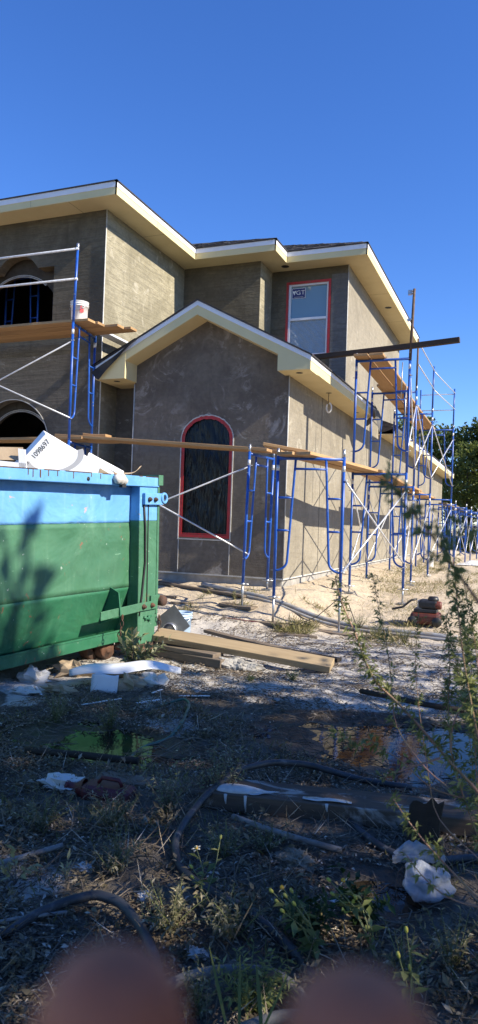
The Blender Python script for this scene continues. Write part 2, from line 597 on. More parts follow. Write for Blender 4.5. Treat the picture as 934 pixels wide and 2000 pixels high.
def unit(a):
    return a / np.maximum(np.linalg.norm(a, axis=1, keepdims=True), 1e-9)


def leaf_arrays(pos, d, nrm, ln, wd, fold=.25, droop=.15):
    """a folded leaf blade per row: base, two sides, tip"""
    d = unit(d); side = unit(np.cross(d, nrm)); u = np.cross(side, d)
    ln = np.asarray(ln)[:, None]; wd = np.asarray(wd)[:, None]
    mid = pos + d * ln * .45 - u * ln * droop * .30
    p0 = pos
    p1 = mid + side * wd * .5 + u * wd * fold
    p2 = pos + d * ln - u * ln * droop
    p3 = mid - side * wd * .5 + u * wd * fold
    v = np.stack([p0, p1, p2, p3], 1).reshape(-1, 3)
    n = len(pos); b = np.arange(n) * 4
    f = np.concatenate([np.stack([b, b + 1, b + 2], 1), np.stack([b, b + 2, b + 3], 1)])
    return v, f


def leaves_mesh(name, pos, d, nrm, ln, wd, tint=None, fold=.25, droop=.15):
    v, f = leaf_arrays(pos, d, nrm, ln, wd, fold, droop)
    if tint is None:
        tint = rng.random(len(pos))
    return mesh_np(name, v, f, np.repeat(tint, 4))


def rdir(n, zlo=-1, zhi=1):
    a = rng.uniform(0, 2 * np.pi, n); z = rng.uniform(zlo, zhi, n); r = np.sqrt(np.maximum(0, 1 - z * z))
    return np.stack([r * np.cos(a), r * np.sin(a), z], 1)


def sstep(a, b, x):
    t = min(1, max(0, (x - a) / (b - a)))
    return t * t * (3 - 2 * t)


# ------------------------------------------------------------------ ground and water
PUDDLES = [(-.40, 4.90, 1.05, .62, .092), (-2.55, 4.00, .62, .36, .085), (-.50, 2.92, .30, .26, .05), (-1.15, 4.45, .35, .22, .05)]
WATER_Z = -.030


def pud(x, y):
    s = 0
    for (cx, cy, rx, ry, dp) in PUDDLES:
        q = ((x - cx) / rx) ** 2 + ((y - cy) / ry) ** 2
        if q < 4:
            s = max(s, dp * math.exp(-q * .9))
    return s


def gz(x, y, fine=True):
    amp = .41 + (.24 - .41) * sstep(-3.5, -2.2, x)
    y0 = 8.4 + .9 * sstep(-3.5, -2.2, x); y1 = 11.0 + 2.2 * sstep(-3.5, -2.2, x)
    z = amp * sstep(y0, y1, y)
    z += .06 * sstep(11, 18, y)
    p_ = pud(x, y)
    z -= p_ * .80
    if fine and p_ > .004:
        z += min(1, p_ * 40) * (.026 * noise.noise(Vector((x * 2.6, y * 4.2, 31))) + .018 * noise.noise(Vector((x * 6.5, y * 8.5, 41))))
    dmp = 1 if y < 12 else .5
    z += .030 * dmp * noise.noise(Vector((x * .9, y * .9, 3.1)))
    if fine:
        z += .020 * noise.noise(Vector((x * 3.1, y * 3.1, 1.7)))
        z += (.010 + .012 * sstep(5.2, 6.2, y)) * noise.noise(Vector((x * 7.0, y * 7.0, 5.7)))
    return z


def axis_pts(lo, hi, dense_lo, dense_hi, step):
    a = list(np.arange(dense_lo, dense_hi + 1e-6, step))
    g = step; x = dense_hi
    while x < hi:
        g *= 1.22; x += g; a.append(min(x, hi))
    g = step; x = dense_lo
    while x > lo:
        g *= 1.22; x -= g; a.insert(0, max(x, lo))
    return a


gx = axis_pts(-400, 400, -6.2, 2.2, .05)
gy = axis_pts(-300, 700, 1.0, 13.5, .05)
vs = []; soil = []
for yy in gy:
    for xx in gx:
        near = -12 < xx < 6 and -3 < yy < 40
        z = gz(xx, yy) if near else (gz(max(-12, min(6, xx)), max(-3, min(40, yy)), False) if abs(xx) < 60 and abs(yy) < 80 else .3)
        vs.append((xx, yy, z))
        # leaf soil in front, pale sand between, tan yard by the house
        nn = noise.noise(Vector((xx * .8, yy * .8, 9.2)))
        nb = noise.noise(Vector((xx * 2.3, yy * 2.3, 4.2)))
        front = 1 - sstep(4.95, 5.55, yy + .45 * nn + .2 * nb)
        patch = sstep(.08, .40, noise.noise(Vector((xx * 1.5, yy * 1.5, 20.0)))) * sstep(-1.0, -1.7, xx) * .75 if xx < -1.0 else 0
        edge = .30 * sstep(8.1, 9.0, yy) * (1 - sstep(9.6, 10.2, yy)) * (.5 + nn)
        so_ = max(0, front - patch, edge) if xx < 3 else .8
        p = pud(xx, yy)
        wetv = sstep(.004, .035, p) + .55 * front * sstep(4.3, 5.0, yy) * sstep(-2.2, -1.0, xx)
        tan = sstep(8.6, 9.8, yy + .3 * nn) if xx > -60 else 0
        soil.append((min(1, so_), min(1, wetv), tan, 1))
nx = len(gx); ny = len(gy)
ii, jj = np.meshgrid(np.arange(nx - 1), np.arange(ny - 1))
b = (jj * nx + ii).ravel()
gme = mesh_np('ground', np.array(vs), np.stack([b, b + 1, b + nx + 1, b + nx], 1))
ca = gme.color_attributes.new('soil', 'FLOAT_COLOR', 'POINT')
ca.data.foreach_set('color', np.array(soil, dtype=np.float32).ravel())
gme.polygons.foreach_set('use_smooth', [True] * len(gme.polygons))
tag(link_mesh('ground', gme, M['ground']), 'pale sandy ground with dark leaf soil and wet mud in front', 'ground', kind='structure')

for (cx, cy, rx, ry, dp), lb in zip(PUDDLES[:3], ('muddy puddle mirroring the stucco wall and blue scaffold', 'dark puddle mirroring the green dumpster', 'small muddy puddle beside the plastic bag')):
    mb = MB()
    n = 40
    mb.poly([(cx + rx * 1.75 * math.cos(2 * math.pi * k / n), cy + ry * 1.75 * math.sin(2 * math.pi * k / n), WATER_Z) for k in range(n)])
    tag(mb.build('puddle', M['water'], normals=False), lb, 'puddle', kind='structure')

# ------------------------------------------------------------------ house
XS, YG, XL, YL = -3.60, 11.00, -7.12, 10.90     # side wall, gable front, left block corner
YM, XJ, YR = 14.07, -5.32, 14.80                # middle wall, jog, right front
ZU, ZL, ZB = 7.00, 3.86, .56                    # upper soffit, lower soffit, bottom of stucco
OV = .48
YE, YF = 21.45, 34.4                            # end of upper storey, end of rear wing
house = empty('house', (-7, 16, .3))
tag(house, 'two-storey house under construction with bare grey-brown stucco and cream eaves', 'house')
H = lambda mb, name, mat, label=None, par=house, **k: tag(mb.build(name, mat, par, **k), label)


def wall_open(x0, x1, z0, z1, y, th, top, bot, xa, xb, n=36):
    """wall in an XZ plane facing -Y with one opening between xa and xb; top(x), bot give its edge"""
    mb = MB()
    def face(a, b, za0, za1, zb0, zb1):
        mb.quad((a, y, za0), (b, y, zb0), (b, y, zb1), (a, y, za1))
    def full(a, b):
        face(a, b, z0, z1, z0, z1)
    full(x0, xa); full(xb, x1)
    xs = [xa + (xb - xa) * (1 - math.cos(math.pi * i / n)) / 2 for i in range(n + 1)]
    for a, b in zip(xs[:-1], xs[1:]):
        face(a, b, top(a), z1, top(b), z1)
        mb.quad((a, y, top(a)), (b, y, top(b)), (b, y + th, top(b)), (a, y + th, top(a)))
        if bot > z0:
            face(a, b, z0, bot, z0, bot)
            mb.quad((a, y, bot), (b, y, bot), (b, y + th, bot), (a, y + th, bot))
    for xx in (xa, xb):
        mb.quad((xx, y, bot), (xx, y, top(xx)), (xx, y + th, top(xx)), (xx, y + th, bot))
    return mb


def arch(xc, r, zs):
    return lambda x: zs + math.sqrt(max(0, r * r - (x - xc) ** 2))


# left block: front wall in two storeys with arched openings, inner leaf behind
LAX, LAR, LAZ = -9.06, .86, 2.77
H(wall_open(-15, XL, ZB, 4.42, YL, .22, arch(LAX, LAR, LAZ), ZB, LAX - LAR, LAX + LAR), 'wall', M['stucco_front_shade'], 'shaded stucco wall with lower arched porch opening', normals=False)
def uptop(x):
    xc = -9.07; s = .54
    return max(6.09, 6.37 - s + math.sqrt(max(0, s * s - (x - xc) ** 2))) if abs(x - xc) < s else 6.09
H(wall_open(-15, XL, 4.42, ZU, YL, .22, uptop, 4.75, -10.0, -8.22, 60), 'wall', M['stucco_upper_shade'], 'shaded stucco wall with upper arched opening', normals=False)
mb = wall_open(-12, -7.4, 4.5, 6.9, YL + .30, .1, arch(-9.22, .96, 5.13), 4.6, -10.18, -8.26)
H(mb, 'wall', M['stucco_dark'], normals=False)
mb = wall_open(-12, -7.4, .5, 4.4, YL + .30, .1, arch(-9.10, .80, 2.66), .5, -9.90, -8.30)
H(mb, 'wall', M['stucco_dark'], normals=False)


def lath_arc(xc, r, zs, y, a0, a1, wd=.045):
    mb = MB(); n = 44
    for k in range(n):
        a = a0 + (a1 - a0) * k / n; b_ = a0 + (a1 - a0) * (k + .72) / n
        for rr in (r, r + wd * .62):
            mb.hexa([(xc + q * math.cos(ang), yy, zs + q * math.sin(ang)) for yy in (y - .012, y) for (q, ang) in ((rr, a), (rr, b_), (rr + wd * .38, b_), (rr + wd * .38, a))])
    return mb


H(lath_arc(-9.22, .935, 5.13, YL + .298, R(50), R(140)), 'metal_lath_bead', M['bead'], 'perforated bead around the upper inner arch')
H(lath_arc(-9.10, .78, 2.66, YL + .298, R(30), R(150)), 'metal_lath_bead', M['bead'], 'perforated bead around the lower inner arch')
mb = MB()
for k in range(40):
    a0 = math.pi * k / 40; a1 = math.pi * (k + 1) / 40
    mb.bar((LAX + (LAR - .004) * math.cos(a0), YL - .004, LAZ + (LAR - .004) * math.sin(a0)), (LAX + (LAR - .004) * math.cos(a1), YL - .004, LAZ + (LAR - .004) * math.sin(a1)), .014, .014, (0, 1, 0))
H(mb, 'corner_bead', M['bead'], 'pale bead around the lower arch')
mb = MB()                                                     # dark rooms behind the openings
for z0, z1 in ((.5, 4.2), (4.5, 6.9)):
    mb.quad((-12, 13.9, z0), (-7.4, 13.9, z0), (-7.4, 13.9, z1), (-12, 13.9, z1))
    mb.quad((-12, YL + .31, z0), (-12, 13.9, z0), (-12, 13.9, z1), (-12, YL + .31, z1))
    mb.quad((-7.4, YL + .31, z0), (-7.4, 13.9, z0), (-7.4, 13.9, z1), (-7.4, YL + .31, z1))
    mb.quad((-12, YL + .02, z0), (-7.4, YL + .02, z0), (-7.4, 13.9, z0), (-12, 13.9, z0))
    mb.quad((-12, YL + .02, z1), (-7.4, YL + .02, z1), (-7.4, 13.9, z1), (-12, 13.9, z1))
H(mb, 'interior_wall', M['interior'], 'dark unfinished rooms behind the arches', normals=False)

# plain walls
def wall_y(x0, x1, z0, z1, y, mat, th=.2, label=None):         # faces -Y
    return H(MB().box(x0, x1, y, y + th, z0, z1), 'wall', M[mat], label)
def wall_x(y0, y1, z0, z1, x, mat, th=.2, label=None):         # faces +X
    return H(MB().box(x - th, x, y0, y1, z0, z1), 'wall', M[mat], label)
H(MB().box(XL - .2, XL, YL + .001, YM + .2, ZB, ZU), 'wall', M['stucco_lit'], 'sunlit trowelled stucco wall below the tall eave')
wall_y(XL + .001, XJ - .004, 3.5, ZU, YM - .002, 'stucco_upper_shade')
wall_x(YM + .001, YR + .2, 3.5, ZU, XJ, 'stucco_lit')  # lighter stucco copy brightens the sunlit strip on the jog
# right front with the upper window cut out
WX0, WX1, WZ0, WZ1 = -4.94, -4.01, 5.10, 6.71
mb = MB()
for (a, b_, c_, d_) in ((XJ + .001, WX0, 3.5, ZU), (WX1, -3.96, 3.5, ZU), (WX0, WX1, 3.5, WZ0), (WX0, WX1, WZ1, ZU)):
    mb.box(a, b_, YR, YR + .2, c_, d_)
H(mb, 'wall', M['stucco_upper_shade'], 'shaded stucco wall around the upper window')
H(MB().box(-3.96, XS - .001, YR - .004, YR + .2, 3.5, ZU - .17), 'wall', M['stucco_grey'], 'lighter grey patch of fresh stucco beside the upper window')
H(MB().box(-3.96, XS - .001, YR, YR + .2, ZU - .17, ZU), 'wall', M['stucco_upper_shade'])
# long side wall: lower storey, upper storey, rear wing
mb = MB()
mb.prism([(XS, YG + .001, ZB), (XS, YF, ZB), (XS, YF, ZL), (XS, YE, ZL), (XS, YE, ZU), (XS, YR + .001, ZU), (XS, YR + .001, ZL), (XS, YG + .001, ZL)], (-.2, 0, 0))
H(mb, 'wall', M['stucco_side_lit'], 'long sunlit stucco side wall behind the scaffold')
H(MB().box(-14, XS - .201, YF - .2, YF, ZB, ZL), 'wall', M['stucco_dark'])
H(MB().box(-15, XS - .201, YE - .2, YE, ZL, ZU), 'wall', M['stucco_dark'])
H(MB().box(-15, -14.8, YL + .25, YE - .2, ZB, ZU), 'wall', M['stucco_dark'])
# recess between left block and gable wing
H(MB().box(XL + .001, -6.47, 11.45, 11.6, ZB, ZL), 'wall', M['stucco_front_shade'])
H(MB().box(-6.47, -6.30, YG + .2, 11.6, ZB, ZL), 'wall', M['stucco_front_shade'])
# gable front with arched window opening
RX, RZ, SL = -5.10, 5.09, .515                                # ridge x, ridge top, slope
rz = lambda x: RZ - SL * abs(x - RX)
GX0, GX1 = -6.47, XS
WA0, WA1, WAZ0, WAS = -5.475, -4.585, 1.19, 2.84
war = (WA1 - WA0) / 2; wac = (WA0 + WA1) / 2
ART = .37                                                     # rise of the low arch
archt = lambda x: WAS + ART * math.sqrt(max(0, 1 - ((x - wac) / war) ** 2))
mb = MB()
def gquad(a, b_, a0, a1, b0, b1):
    mb.quad((a, YG, a0), (b_, YG, b0), (b_, YG, b1), (a, YG, a1))
xs = [GX0, WA0] + [wac - war * math.cos(math.pi * k / 32) for k in range(1, 32)] + [WA1, GX1]
xs = sorted(xs + [RX])
tz = lambda x: min(rz(x) - .235, 4.86)
for a, b_ in zip(xs[:-1], xs[1:]):
    m_ = (a + b_) / 2
    if WA0 < m_ < WA1:
        gquad(a, b_, ZB, WAZ0, ZB, WAZ0)
        gquad(a, b_, archt(a), tz(a), archt(b_), tz(b_))
        mb.quad((a, YG, archt(a)), (b_, YG, archt(b_)), (b_, YG + .15, archt(b_)), (a, YG + .15, archt(a)))
    else:
        gquad(a, b_, ZB, tz(a), ZB, tz(b_))
for xx in (WA0, WA1):
    mb.quad((xx, YG, WAZ0), (xx, YG, WAS), (xx, YG + .15, WAS), (xx, YG + .15, WAZ0))
mb.quad((WA0, YG, WAZ0), (WA1, YG, WAZ0), (WA1, YG + .15, WAZ0), (WA0, YG + .15, WAZ0))
H(mb, 'wall', M['stucco_gable_shade'], 'shaded gable wall with pale swirls around the arched window', normals=False)
# foundation, screed, gable joints, and painted shadow strips on the side wall
H(MB().box(XS - .3, XS - .03, YG + .04, YF - .1, -.3, ZB), 'foundation', M['concrete'])
H(MB().box(-6.45, XS - .05, YG + .03, YG + .3, -.3, ZB - .001), 'foundation', M['concrete'], 'bare concrete footing strip below the gable')
H(MB().box(-15, XL - .05, YL + .03, YL + .3, -.3, ZB), 'foundation', M['concrete'])
H(MB().box(XL - .3, XL - .04, YL + .31, 14.0, -.3, ZB - .002), 'foundation', M['concrete'])
H(MB().box(-6.47, XS + .012, YG - .014, YG + .02, ZB - .022, ZB), 'weep_screed', M['bead'])
H(MB().box(XS - .02, XS + .013, YG + .021, YF, ZB - .022, ZB), 'weep_screed', M['bead'])
for xx in (WA0 - .03, WA1 + .03):
    H(MB().box(xx - .006, xx + .006, YG - .006, YG + .01, ZB + .001, WAZ0 - .05), 'joint_and_shadow_strip', M['bead'])
for yy in (13.05, 17.2, 21.46, 26.0):  # side wall: scaffold post shadows drawn as thin black strips
    H(MB().box(XS - .01, XS + .005, yy - .005, yy + .005, ZB, ZL), 'joint_and_shadow_strip', M['wire'])
for (x_, y_, z0, z1) in ((XL + .004, YL - .004, ZB, ZU - .002), (XS + .004, YG - .004, ZB, ZL - .002), (XS + .003, YR - .008, ZL + .3, ZU - .002), (-6.474, YG - .004, ZB, ZL - .03)):
    H(MB().tube([(x_, y_, z0), (x_, y_, z1)], .011, 6), 'corner_bead', M['bead'])

# upper eaves
WP = [(-16, YL), (XL, YL), (XL, YM), (XJ, YM), (XJ, YR), (XS, YR), (XS, YE), (-15.5, YE)]
EP = [(-16, YL - OV), (XL + OV, YL - OV), (XL + OV, YM - OV), (XJ + OV, YM - OV), (XJ + OV, YR - OV), (XS + OV, YR - OV), (XS + OV, YE + OV), (-15.5, YE + OV)]
for k in range(len(WP) - 1):
    a, b_, c_, d_ = WP[k], WP[k + 1], EP[k + 1], EP[k]
    mb = MB()
    mb.hexa([(*a, ZU), (*b_, ZU), (*c_, ZU), (*d_, ZU), (*a, ZU + .02), (*b_, ZU + .02), (*c_, ZU + .02), (*d_, ZU + .02)])
    H(mb, 'soffit', M['soffit'])
    p = Vector((*EP[k], 0)); q = Vector((*EP[k + 1], 0)); d = (q - p).normalized(); nrm = Vector((d.y, -d.x, 0))
    # outside corner boards run past each other by their own thickness
    e0 = -.0 if k == 0 else (.012 if k in (1, 3, 5, 6) else -.012)
    def board(z0, z1, off, th, nm, mat, e1=0.0):
        m_ = MB(); p0 = p + nrm * off; q0 = q + nrm * off
        m_.prism([p0 + Vector((0, 0, z0)), q0 + Vector((0, 0, z0)), q0 + Vector((0, 0, z1)), p0 + Vector((0, 0, z1))], -nrm * th)
        H(m_, nm, M[mat])
    ex = [(-1 if i in (0,) else 1) for i in range(3)]
    inner_s = k in (2, 4); inner_e = k in (1, 3)
    def ext(o_):
        s_ = -o_ if not inner_s else o_
        e_ = o_ if not inner_e else -o_
        return s_, e_
    for (z0, z1, off, th, nm, mat) in ((ZU - .004, ZU + .125, .010, .02, 'fascia', 'cream'), (ZU + .121, ZU + .218, .018, .024, 'drip_edge', 'white_metal'), (ZU + .216, ZU + .238, .034, .05, 'shingle_edge', 'shingle')):
        s_, e_ = ext(off)
        m_ = MB(); p0 = p + nrm * off + d * (s_ if k else 0); q0 = q + nrm * off + d * e_
        m_.prism([p0 + Vector((0, 0, z0)), q0 + Vector((0, 0, z0)), q0 + Vector((0, 0, z1)), p0 + Vector((0, 0, z1))], -nrm * th)
        H(m_, nm, M[mat])
for k in range(4):
    H(MB().box(-7.62 - 2.44 * k, -7.614 - 2.44 * k, YL - OV + .012, YL - .002, ZU - .0015, ZU + .002), 'panel_joint', M['wood_grey'])
    H(MB().box(-8.42 - 2.9 * k, -8.416 - 2.9 * k, YL - OV - .0112, YL - OV - .008, ZU - .003, ZU + .121), 'panel_joint', M['wood_grey'])
for yy in (11.9, 16.6, 19.0):
    xe_ = XL + OV if yy < 13 else XS + OV
    H(MB().box(xe_ + .008, xe_ + .0112, yy, yy + .004, ZU - .003, ZU + .121), 'panel_joint', M['wood_grey'])
    H(MB().box(xe_ - OV + .002, xe_ - .012, yy + .3, yy + .306, ZU - .0015, ZU + .002), 'panel_joint', M['wood_grey'])
for (x_, y_) in ((-4.93, 14.52), (-3.33, 18.0)):
    H(MB().lathe((x_, y_, ZU - .004), [(.0, 0), (.075, 0), (.085, .002)], 20), 'light_hole', M['black'])


# upper roofs: three overlapping hips
def hip(x0, x1, y0, y1, z, pitch, name='roof'):
    h = min(x1 - x0, y1 - y0) / 2
    mb = MB()
    c = [(x0, y0, z), (x1, y0, z), (x1, y1, z), (x0, y1, z)]
    if x1 - x0 > y1 - y0:
        r0 = (x0 + h, (y0 + y1) / 2, z + h * pitch); r1 = (x1 - h, (y0 + y1) / 2, z + h * pitch)
        fs = [(c[0], c[1], r1, r0), (c[1], c[2], r1), (c[2], c[3], r0, r1), (c[3], c[0], r0)]
    else:
        r0 = ((x0 + x1) / 2, y0 + h, z + h * pitch); r1 = ((x0 + x1) / 2, y1 - h, z + h * pitch)
        fs = [(c[0], c[1], r0), (c[1], c[2], r1, r0), (c[2], c[3], r1), (c[3], c[0], r0, r1)]
    for f in fs:
        mb.poly(f)
    return H(mb, name, M['shingle'], normals=False)


PITCH_U = .46
ZR = ZU + .236
roofs = [(-16.0, XL + OV + .03, YL - OV - .03, 21.9), (-15.9, XJ + OV + .03, YM - OV - .03, 21.92), (-15.8, XS + OV + .03, YR - OV - .03, YE + OV + .03)]
for k, (a, b_, c_, d_) in enumerate(roofs):
    hip(a, b_, c_, d_, ZR, PITCH_U)


def courses(x_hi, x_lo, y0, n, hipped):
    """shingle tabs laid in courses on a front slope, cut back along the hip on the right"""
    mb = MB()
    for i in range(n):
        yy = y0 + i * .128; zz = ZR + (yy - y0) * PITCH_U
        xr = x_hi - (yy - y0) * hipped; x = xr - random.uniform(0, .2)
        prev = xr
        while prev > x_lo:
            wdt = random.choice((.14, .18, .24, .31)); x = prev - wdt
            lift = random.choice((.006, .010, .016)); e = random.uniform(-.012, .012)
            mb.hexa([(x, yy + e, zz + .001), (prev - .004, yy + e, zz + .001), (prev - .004, yy + .15, zz + .15 * PITCH_U), (x, yy + .15, zz + .15 * PITCH_U),
                     (x, yy + e, zz + lift), (prev - .004, yy + e, zz + lift), (prev - .004, yy + .15, zz + .15 * PITCH_U + .004), (x, yy + .15, zz + .15 * PITCH_U + .004)])
            prev = x
    return mb


o = courses(XJ + OV, -8.2, YM - OV - .03, 18, 1.0).build('shingles', M['shingle'], house, normals=False); o['kind'] = 'stuff'
o = courses(XS + OV, -6.2, YR - OV - .03, 22, 1.0).build('shingles', M['shingle'], house, normals=False); o['kind'] = 'stuff'

# gable wing roof
GE0, GE1, GYF, GYB = -7.03, XS + OV - .01, 10.585, YM - .003
for s_, xe in ((-1, GE0), (1, GE1)):
    mb = MB()
    yb = GYB
    mb.hexa([(RX, GYF - .02, RZ), (xe + s_ * .03, GYF - .02, rz(xe + s_ * .03)), (xe + s_ * .03, yb, rz(xe + s_ * .03)), (RX, yb, RZ),
             (RX, GYF - .02, RZ + .025), (xe + s_ * .03, GYF - .02, rz(xe + s_ * .03) + .025), (xe + s_ * .03, yb, rz(xe + s_ * .03) + .025), (RX, yb, RZ + .025)])
    H(mb, 'roof', M['shingle'])
    # rake boards
    def rake(y, th, t0, t1, nm, mat, xa=RX):
        m_ = MB()
        m_.prism([(xa, y, rz(xa) - t1), (xe, y, rz(xe) - t1), (xe, y, rz(xe) - t0), (xa, y, rz(xa) - t0)], (0, th, 0))
        return H(m_, nm, M[mat])
    rake(GYF + .008, .022, .075, .232, 'rake_board', 'cream')
    rake(GYF, .030, .002, .079, 'drip_edge', 'white_metal')
    m_ = MB()                                                 # sloped soffit under the rake
    m_.hexa([(RX, GYF + .03, rz(RX) - .235), (xe, GYF + .03, rz(xe) - .235), (xe, YG + .01, rz(xe) - .235), (RX, YG + .01, rz(RX) - .235),
             (RX, GYF + .03, rz(RX) - .215), (xe, GYF + .03, rz(xe) - .215), (xe, YG + .01, rz(xe) - .215), (RX, YG + .01, rz(RX) - .215)])
    H(m_, 'soffit', M['soffit'])
    # boxed return at the foot of the rake
    xi = XS - .07 if s_ > 0 else -6.47 + .03
    m_ = MB()
    top_i = rz(xi) - .10; top_e = rz(xe) - .10
    y0_, y1_ = GYF + .0055, YG - .002
    m_.hexa([(xi, y0_, ZL - .002), (xe, y0_, ZL - .002), (xe, y1_, ZL - .002), (xi, y1_, ZL - .002), (xi, y0_, top_i), (xe, y0_, top_e), (xe, y1_, top_e), (xi, y1_, top_i)])
    H(m_, 'eave_return', M['cream'])
# right eave of the wing, running a little past the upper corner
YEND = 15.80
def eave(xe, xw, y0, y1, nm_lab=None):
    H(MB().box(xw, xe - .02, y0, y1, ZL - .004, ZL + .02), 'soffit', M['soffit'])
    H(MB().box(xe - .02, xe, y0, y1, ZL - .008, ZL + .135), 'fascia', M['cream'])
    H(MB().box(xe - .016, xe + .008, y0 - .003, y1, ZL + .131, ZL + .205), 'drip_edge', M['white_metal'])
eave(GE1, XS, YG - .001, YEND)
H(MB().box(GE1 - .02, GE1 + .001, GYF + .004, YG - .003, ZL - .008, ZL + .135), 'fascia', M['cream'])
H(MB().box(GE1 - .016, GE1 + .009, GYF - .002, YG - .005, ZL + .131, ZL + .205), 'drip_edge', M['white_metal'])
H(MB().box(GE0, -6.48, YG - .001, 11.449, ZL - .004, ZL + .02), 'soffit', M['soffit'])
H(MB().hexa([(XS, YR + .002, ZL + .02), (GE1 + .03, YR - .8, ZL + .205), (GE1 + .03, YEND, ZL + .205), (XS, YEND, ZL + .02), (XS, YR + .002, ZL + .50), (GE1 + .03, YR - .8, ZL + .225), (GE1 + .03, YEND, ZL + .225), (XS, YEND, ZL + .50)]), 'roof', M['felt_grey'], 'short grey strip of eave roof past the corner')
# rear wing roof and eave
eave(GE1, XS, 18.6, YF + OV)
H(MB().hexa([(XS - .01, 18.6, ZL + .03), (GE1 + .03, 18.6, ZL + .19), (GE1 + .03, YF + OV, ZL + .19), (XS - .01, YF + OV, ZL + .03), (XS - .01, 18.6, ZL + .42), (GE1 + .03, 18.6, ZL + .225), (GE1 + .03, YF + OV, ZL + .225), (XS - .01, YF + OV, ZL + .42)]), 'roof', M['shingle'])
hip(-14, GE1 + .02, YE + .02, YF + OV + .02, ZL + .215, .42)
# holes for lights in the lower soffit and one hanging wire
for (x_, y_) in ((-3.38, 10.83), (-3.36, 12.6), (-3.36, 14.9), (-6.72, 10.80)):
    H(MB().lathe((x_, y_, ZL - .0055), [(.0, 0), (.05, 0), (.056, .001)], 16), 'light_hole', M['black'])
mb = MB(); mb.tube([(-3.36, 12.6, ZL), (-3.365, 12.6, ZL - .12), (-3.355, 12.61, ZL - .19)], .006, 6)
wr = H(mb, 'cable', M['wire'])
mb = MB(); mb.tube([(-3.355 + .045 * math.sin(a), 12.61, ZL - .27 + .085 * math.cos(a)) for a in np.linspace(0, 5.6, 18)], .016, 6)
H(mb, 'cable_coil', M['pvc'], 'loop of white cable hanging from the soffit')

# black underlay hanging over the left rake, felt flap at the end of the right eave
mb = MB()
A, B_, C_ = Vector((-7.10, 10.545, 3.97)), Vector((-6.92, 10.53, 3.83)), Vector((-6.24, 10.565, 4.50))
def flap(u, v):
    p = A.lerp(B_, v).lerp(C_, u)
    return p + Vector((0, -.03 * math.sin(u * math.pi) * v - .012 * math.sin(9 * u), .012 * math.sin(7 * v)))
mb.grid(flap, 10, 6)
def ontop(u, v):
    x = -7.10 + u * .86
    return Vector((x, 10.545 + v * 1.6, rz(x) + .034 + .01 * math.sin(9 * v + 5 * u)))
mb.grid(ontop, 8, 8)
H(mb, 'roofing_felt', M['felt'], 'black roofing felt folded over the lower left gable edge', normals=False)
mb = MB()
def flap2(u, v):
    return Vector((-3.08 + .05 * v + .05 * math.sin(v * 3), 15.15 + u * .75 + .06 * math.sin(5 * v), ZL + .24 - .08 * u - v * (.20 + .32 * u) + .02 * math.sin(8 * u)))
mb.grid(flap2, 10, 10)
H(mb, 'roofing_felt', M['felt_grey'], 'grey felt flap hanging from the end of the lower eave', normals=False)
mb = MB()
def flap3(u, v):
    return Vector((-3.13 - .12 * v, 15.2 + u * .45, ZL - .06 - v * .10 - .06 * math.sin(u * 3.1)))
mb.grid(flap3, 6, 4)
H(mb, 'roofing_felt', M['felt'], normals=False)

# upper window
win = H(MB().box(WX0 + .02, WX1 - .02, YR + .075, YR + .09, WZ0 + .02, WZ1 - .02), 'window', M['glass'], 'white single-hung window masked with red tape')
def wpart(mb, nm, mat, lab=None, **k):
    return tag(mb.build(nm, M[mat], win, **k), lab)
def ring(x0, x1, z0, z1, wd, y0, y1):
    m_ = MB()
    m_.box(x0, x0 + wd, y0, y1, z0, z1); m_.box(x1 - wd, x1, y0, y1, z0, z1)
    m_.box(x0 + wd, x1 - wd, y0, y1, z0, z0 + wd); m_.box(x0 + wd, x1 - wd, y0, y1, z1 - wd, z1)
    return m_
wpart(ring(WX0 + .002, WX1 - .002, WZ0 + .002, WZ1 - .002, .055, YR + .02, YR + .12), 'frame', 'pvc')
wpart(MB().box(WX0 + .058, WX1 - .058, YR + .012, YR + .085, 5.895, 5.945), 'meeting_rail', 'pvc')
wpart(ring(WX0 - .035, WX1 + .035, WZ0 - .03, WZ1 + .03, .055, YR - .006, YR - .001), 'red_tape', 'red_tape', 'red masking tape around the upper window')
def filmw(u, v):
    x = WX0 + .05 + u * (WX1 - WX0 - .10); z = WZ0 + .05 + v * .79
    return Vector((x, YR + .03 + .010 * math.sin(u * 21 + 9 * v * v) * (1 - v) + .008 * math.sin((u + v) * 34), z))
wpart(MB().grid(filmw, 30, 24), 'plastic_film', 'film_clear', 'wrinkled clear film over the lower sash', normals=False)
st = wpart(MB().box(WX0 + .075, WX0 + .375, YR + .066, YR + .072, 6.395, 6.615), 'sticker', 'sticker', 'blue maker sticker')


def text_mesh(s_, size, mat, parent, world, name='lettering'):
    cu = bpy.data.curves.new(name, 'FONT'); cu.body = s_; cu.size = size; cu.extrude = .0006; cu.align_x = 'CENTER'; cu.align_y = 'CENTER'; cu.resolution_u = 3
    tmp = bpy.data.objects.new('tmp', cu); COL.objects.link(tmp)
    dg = bpy.context.evaluated_depsgraph_get()
    me = bpy.data.meshes.new_from_object(tmp.evaluated_get(dg))
    bpy.data.objects.remove(tmp)
    me.materials.clear()
    return link_mesh(name, me, M[mat], parent, world)


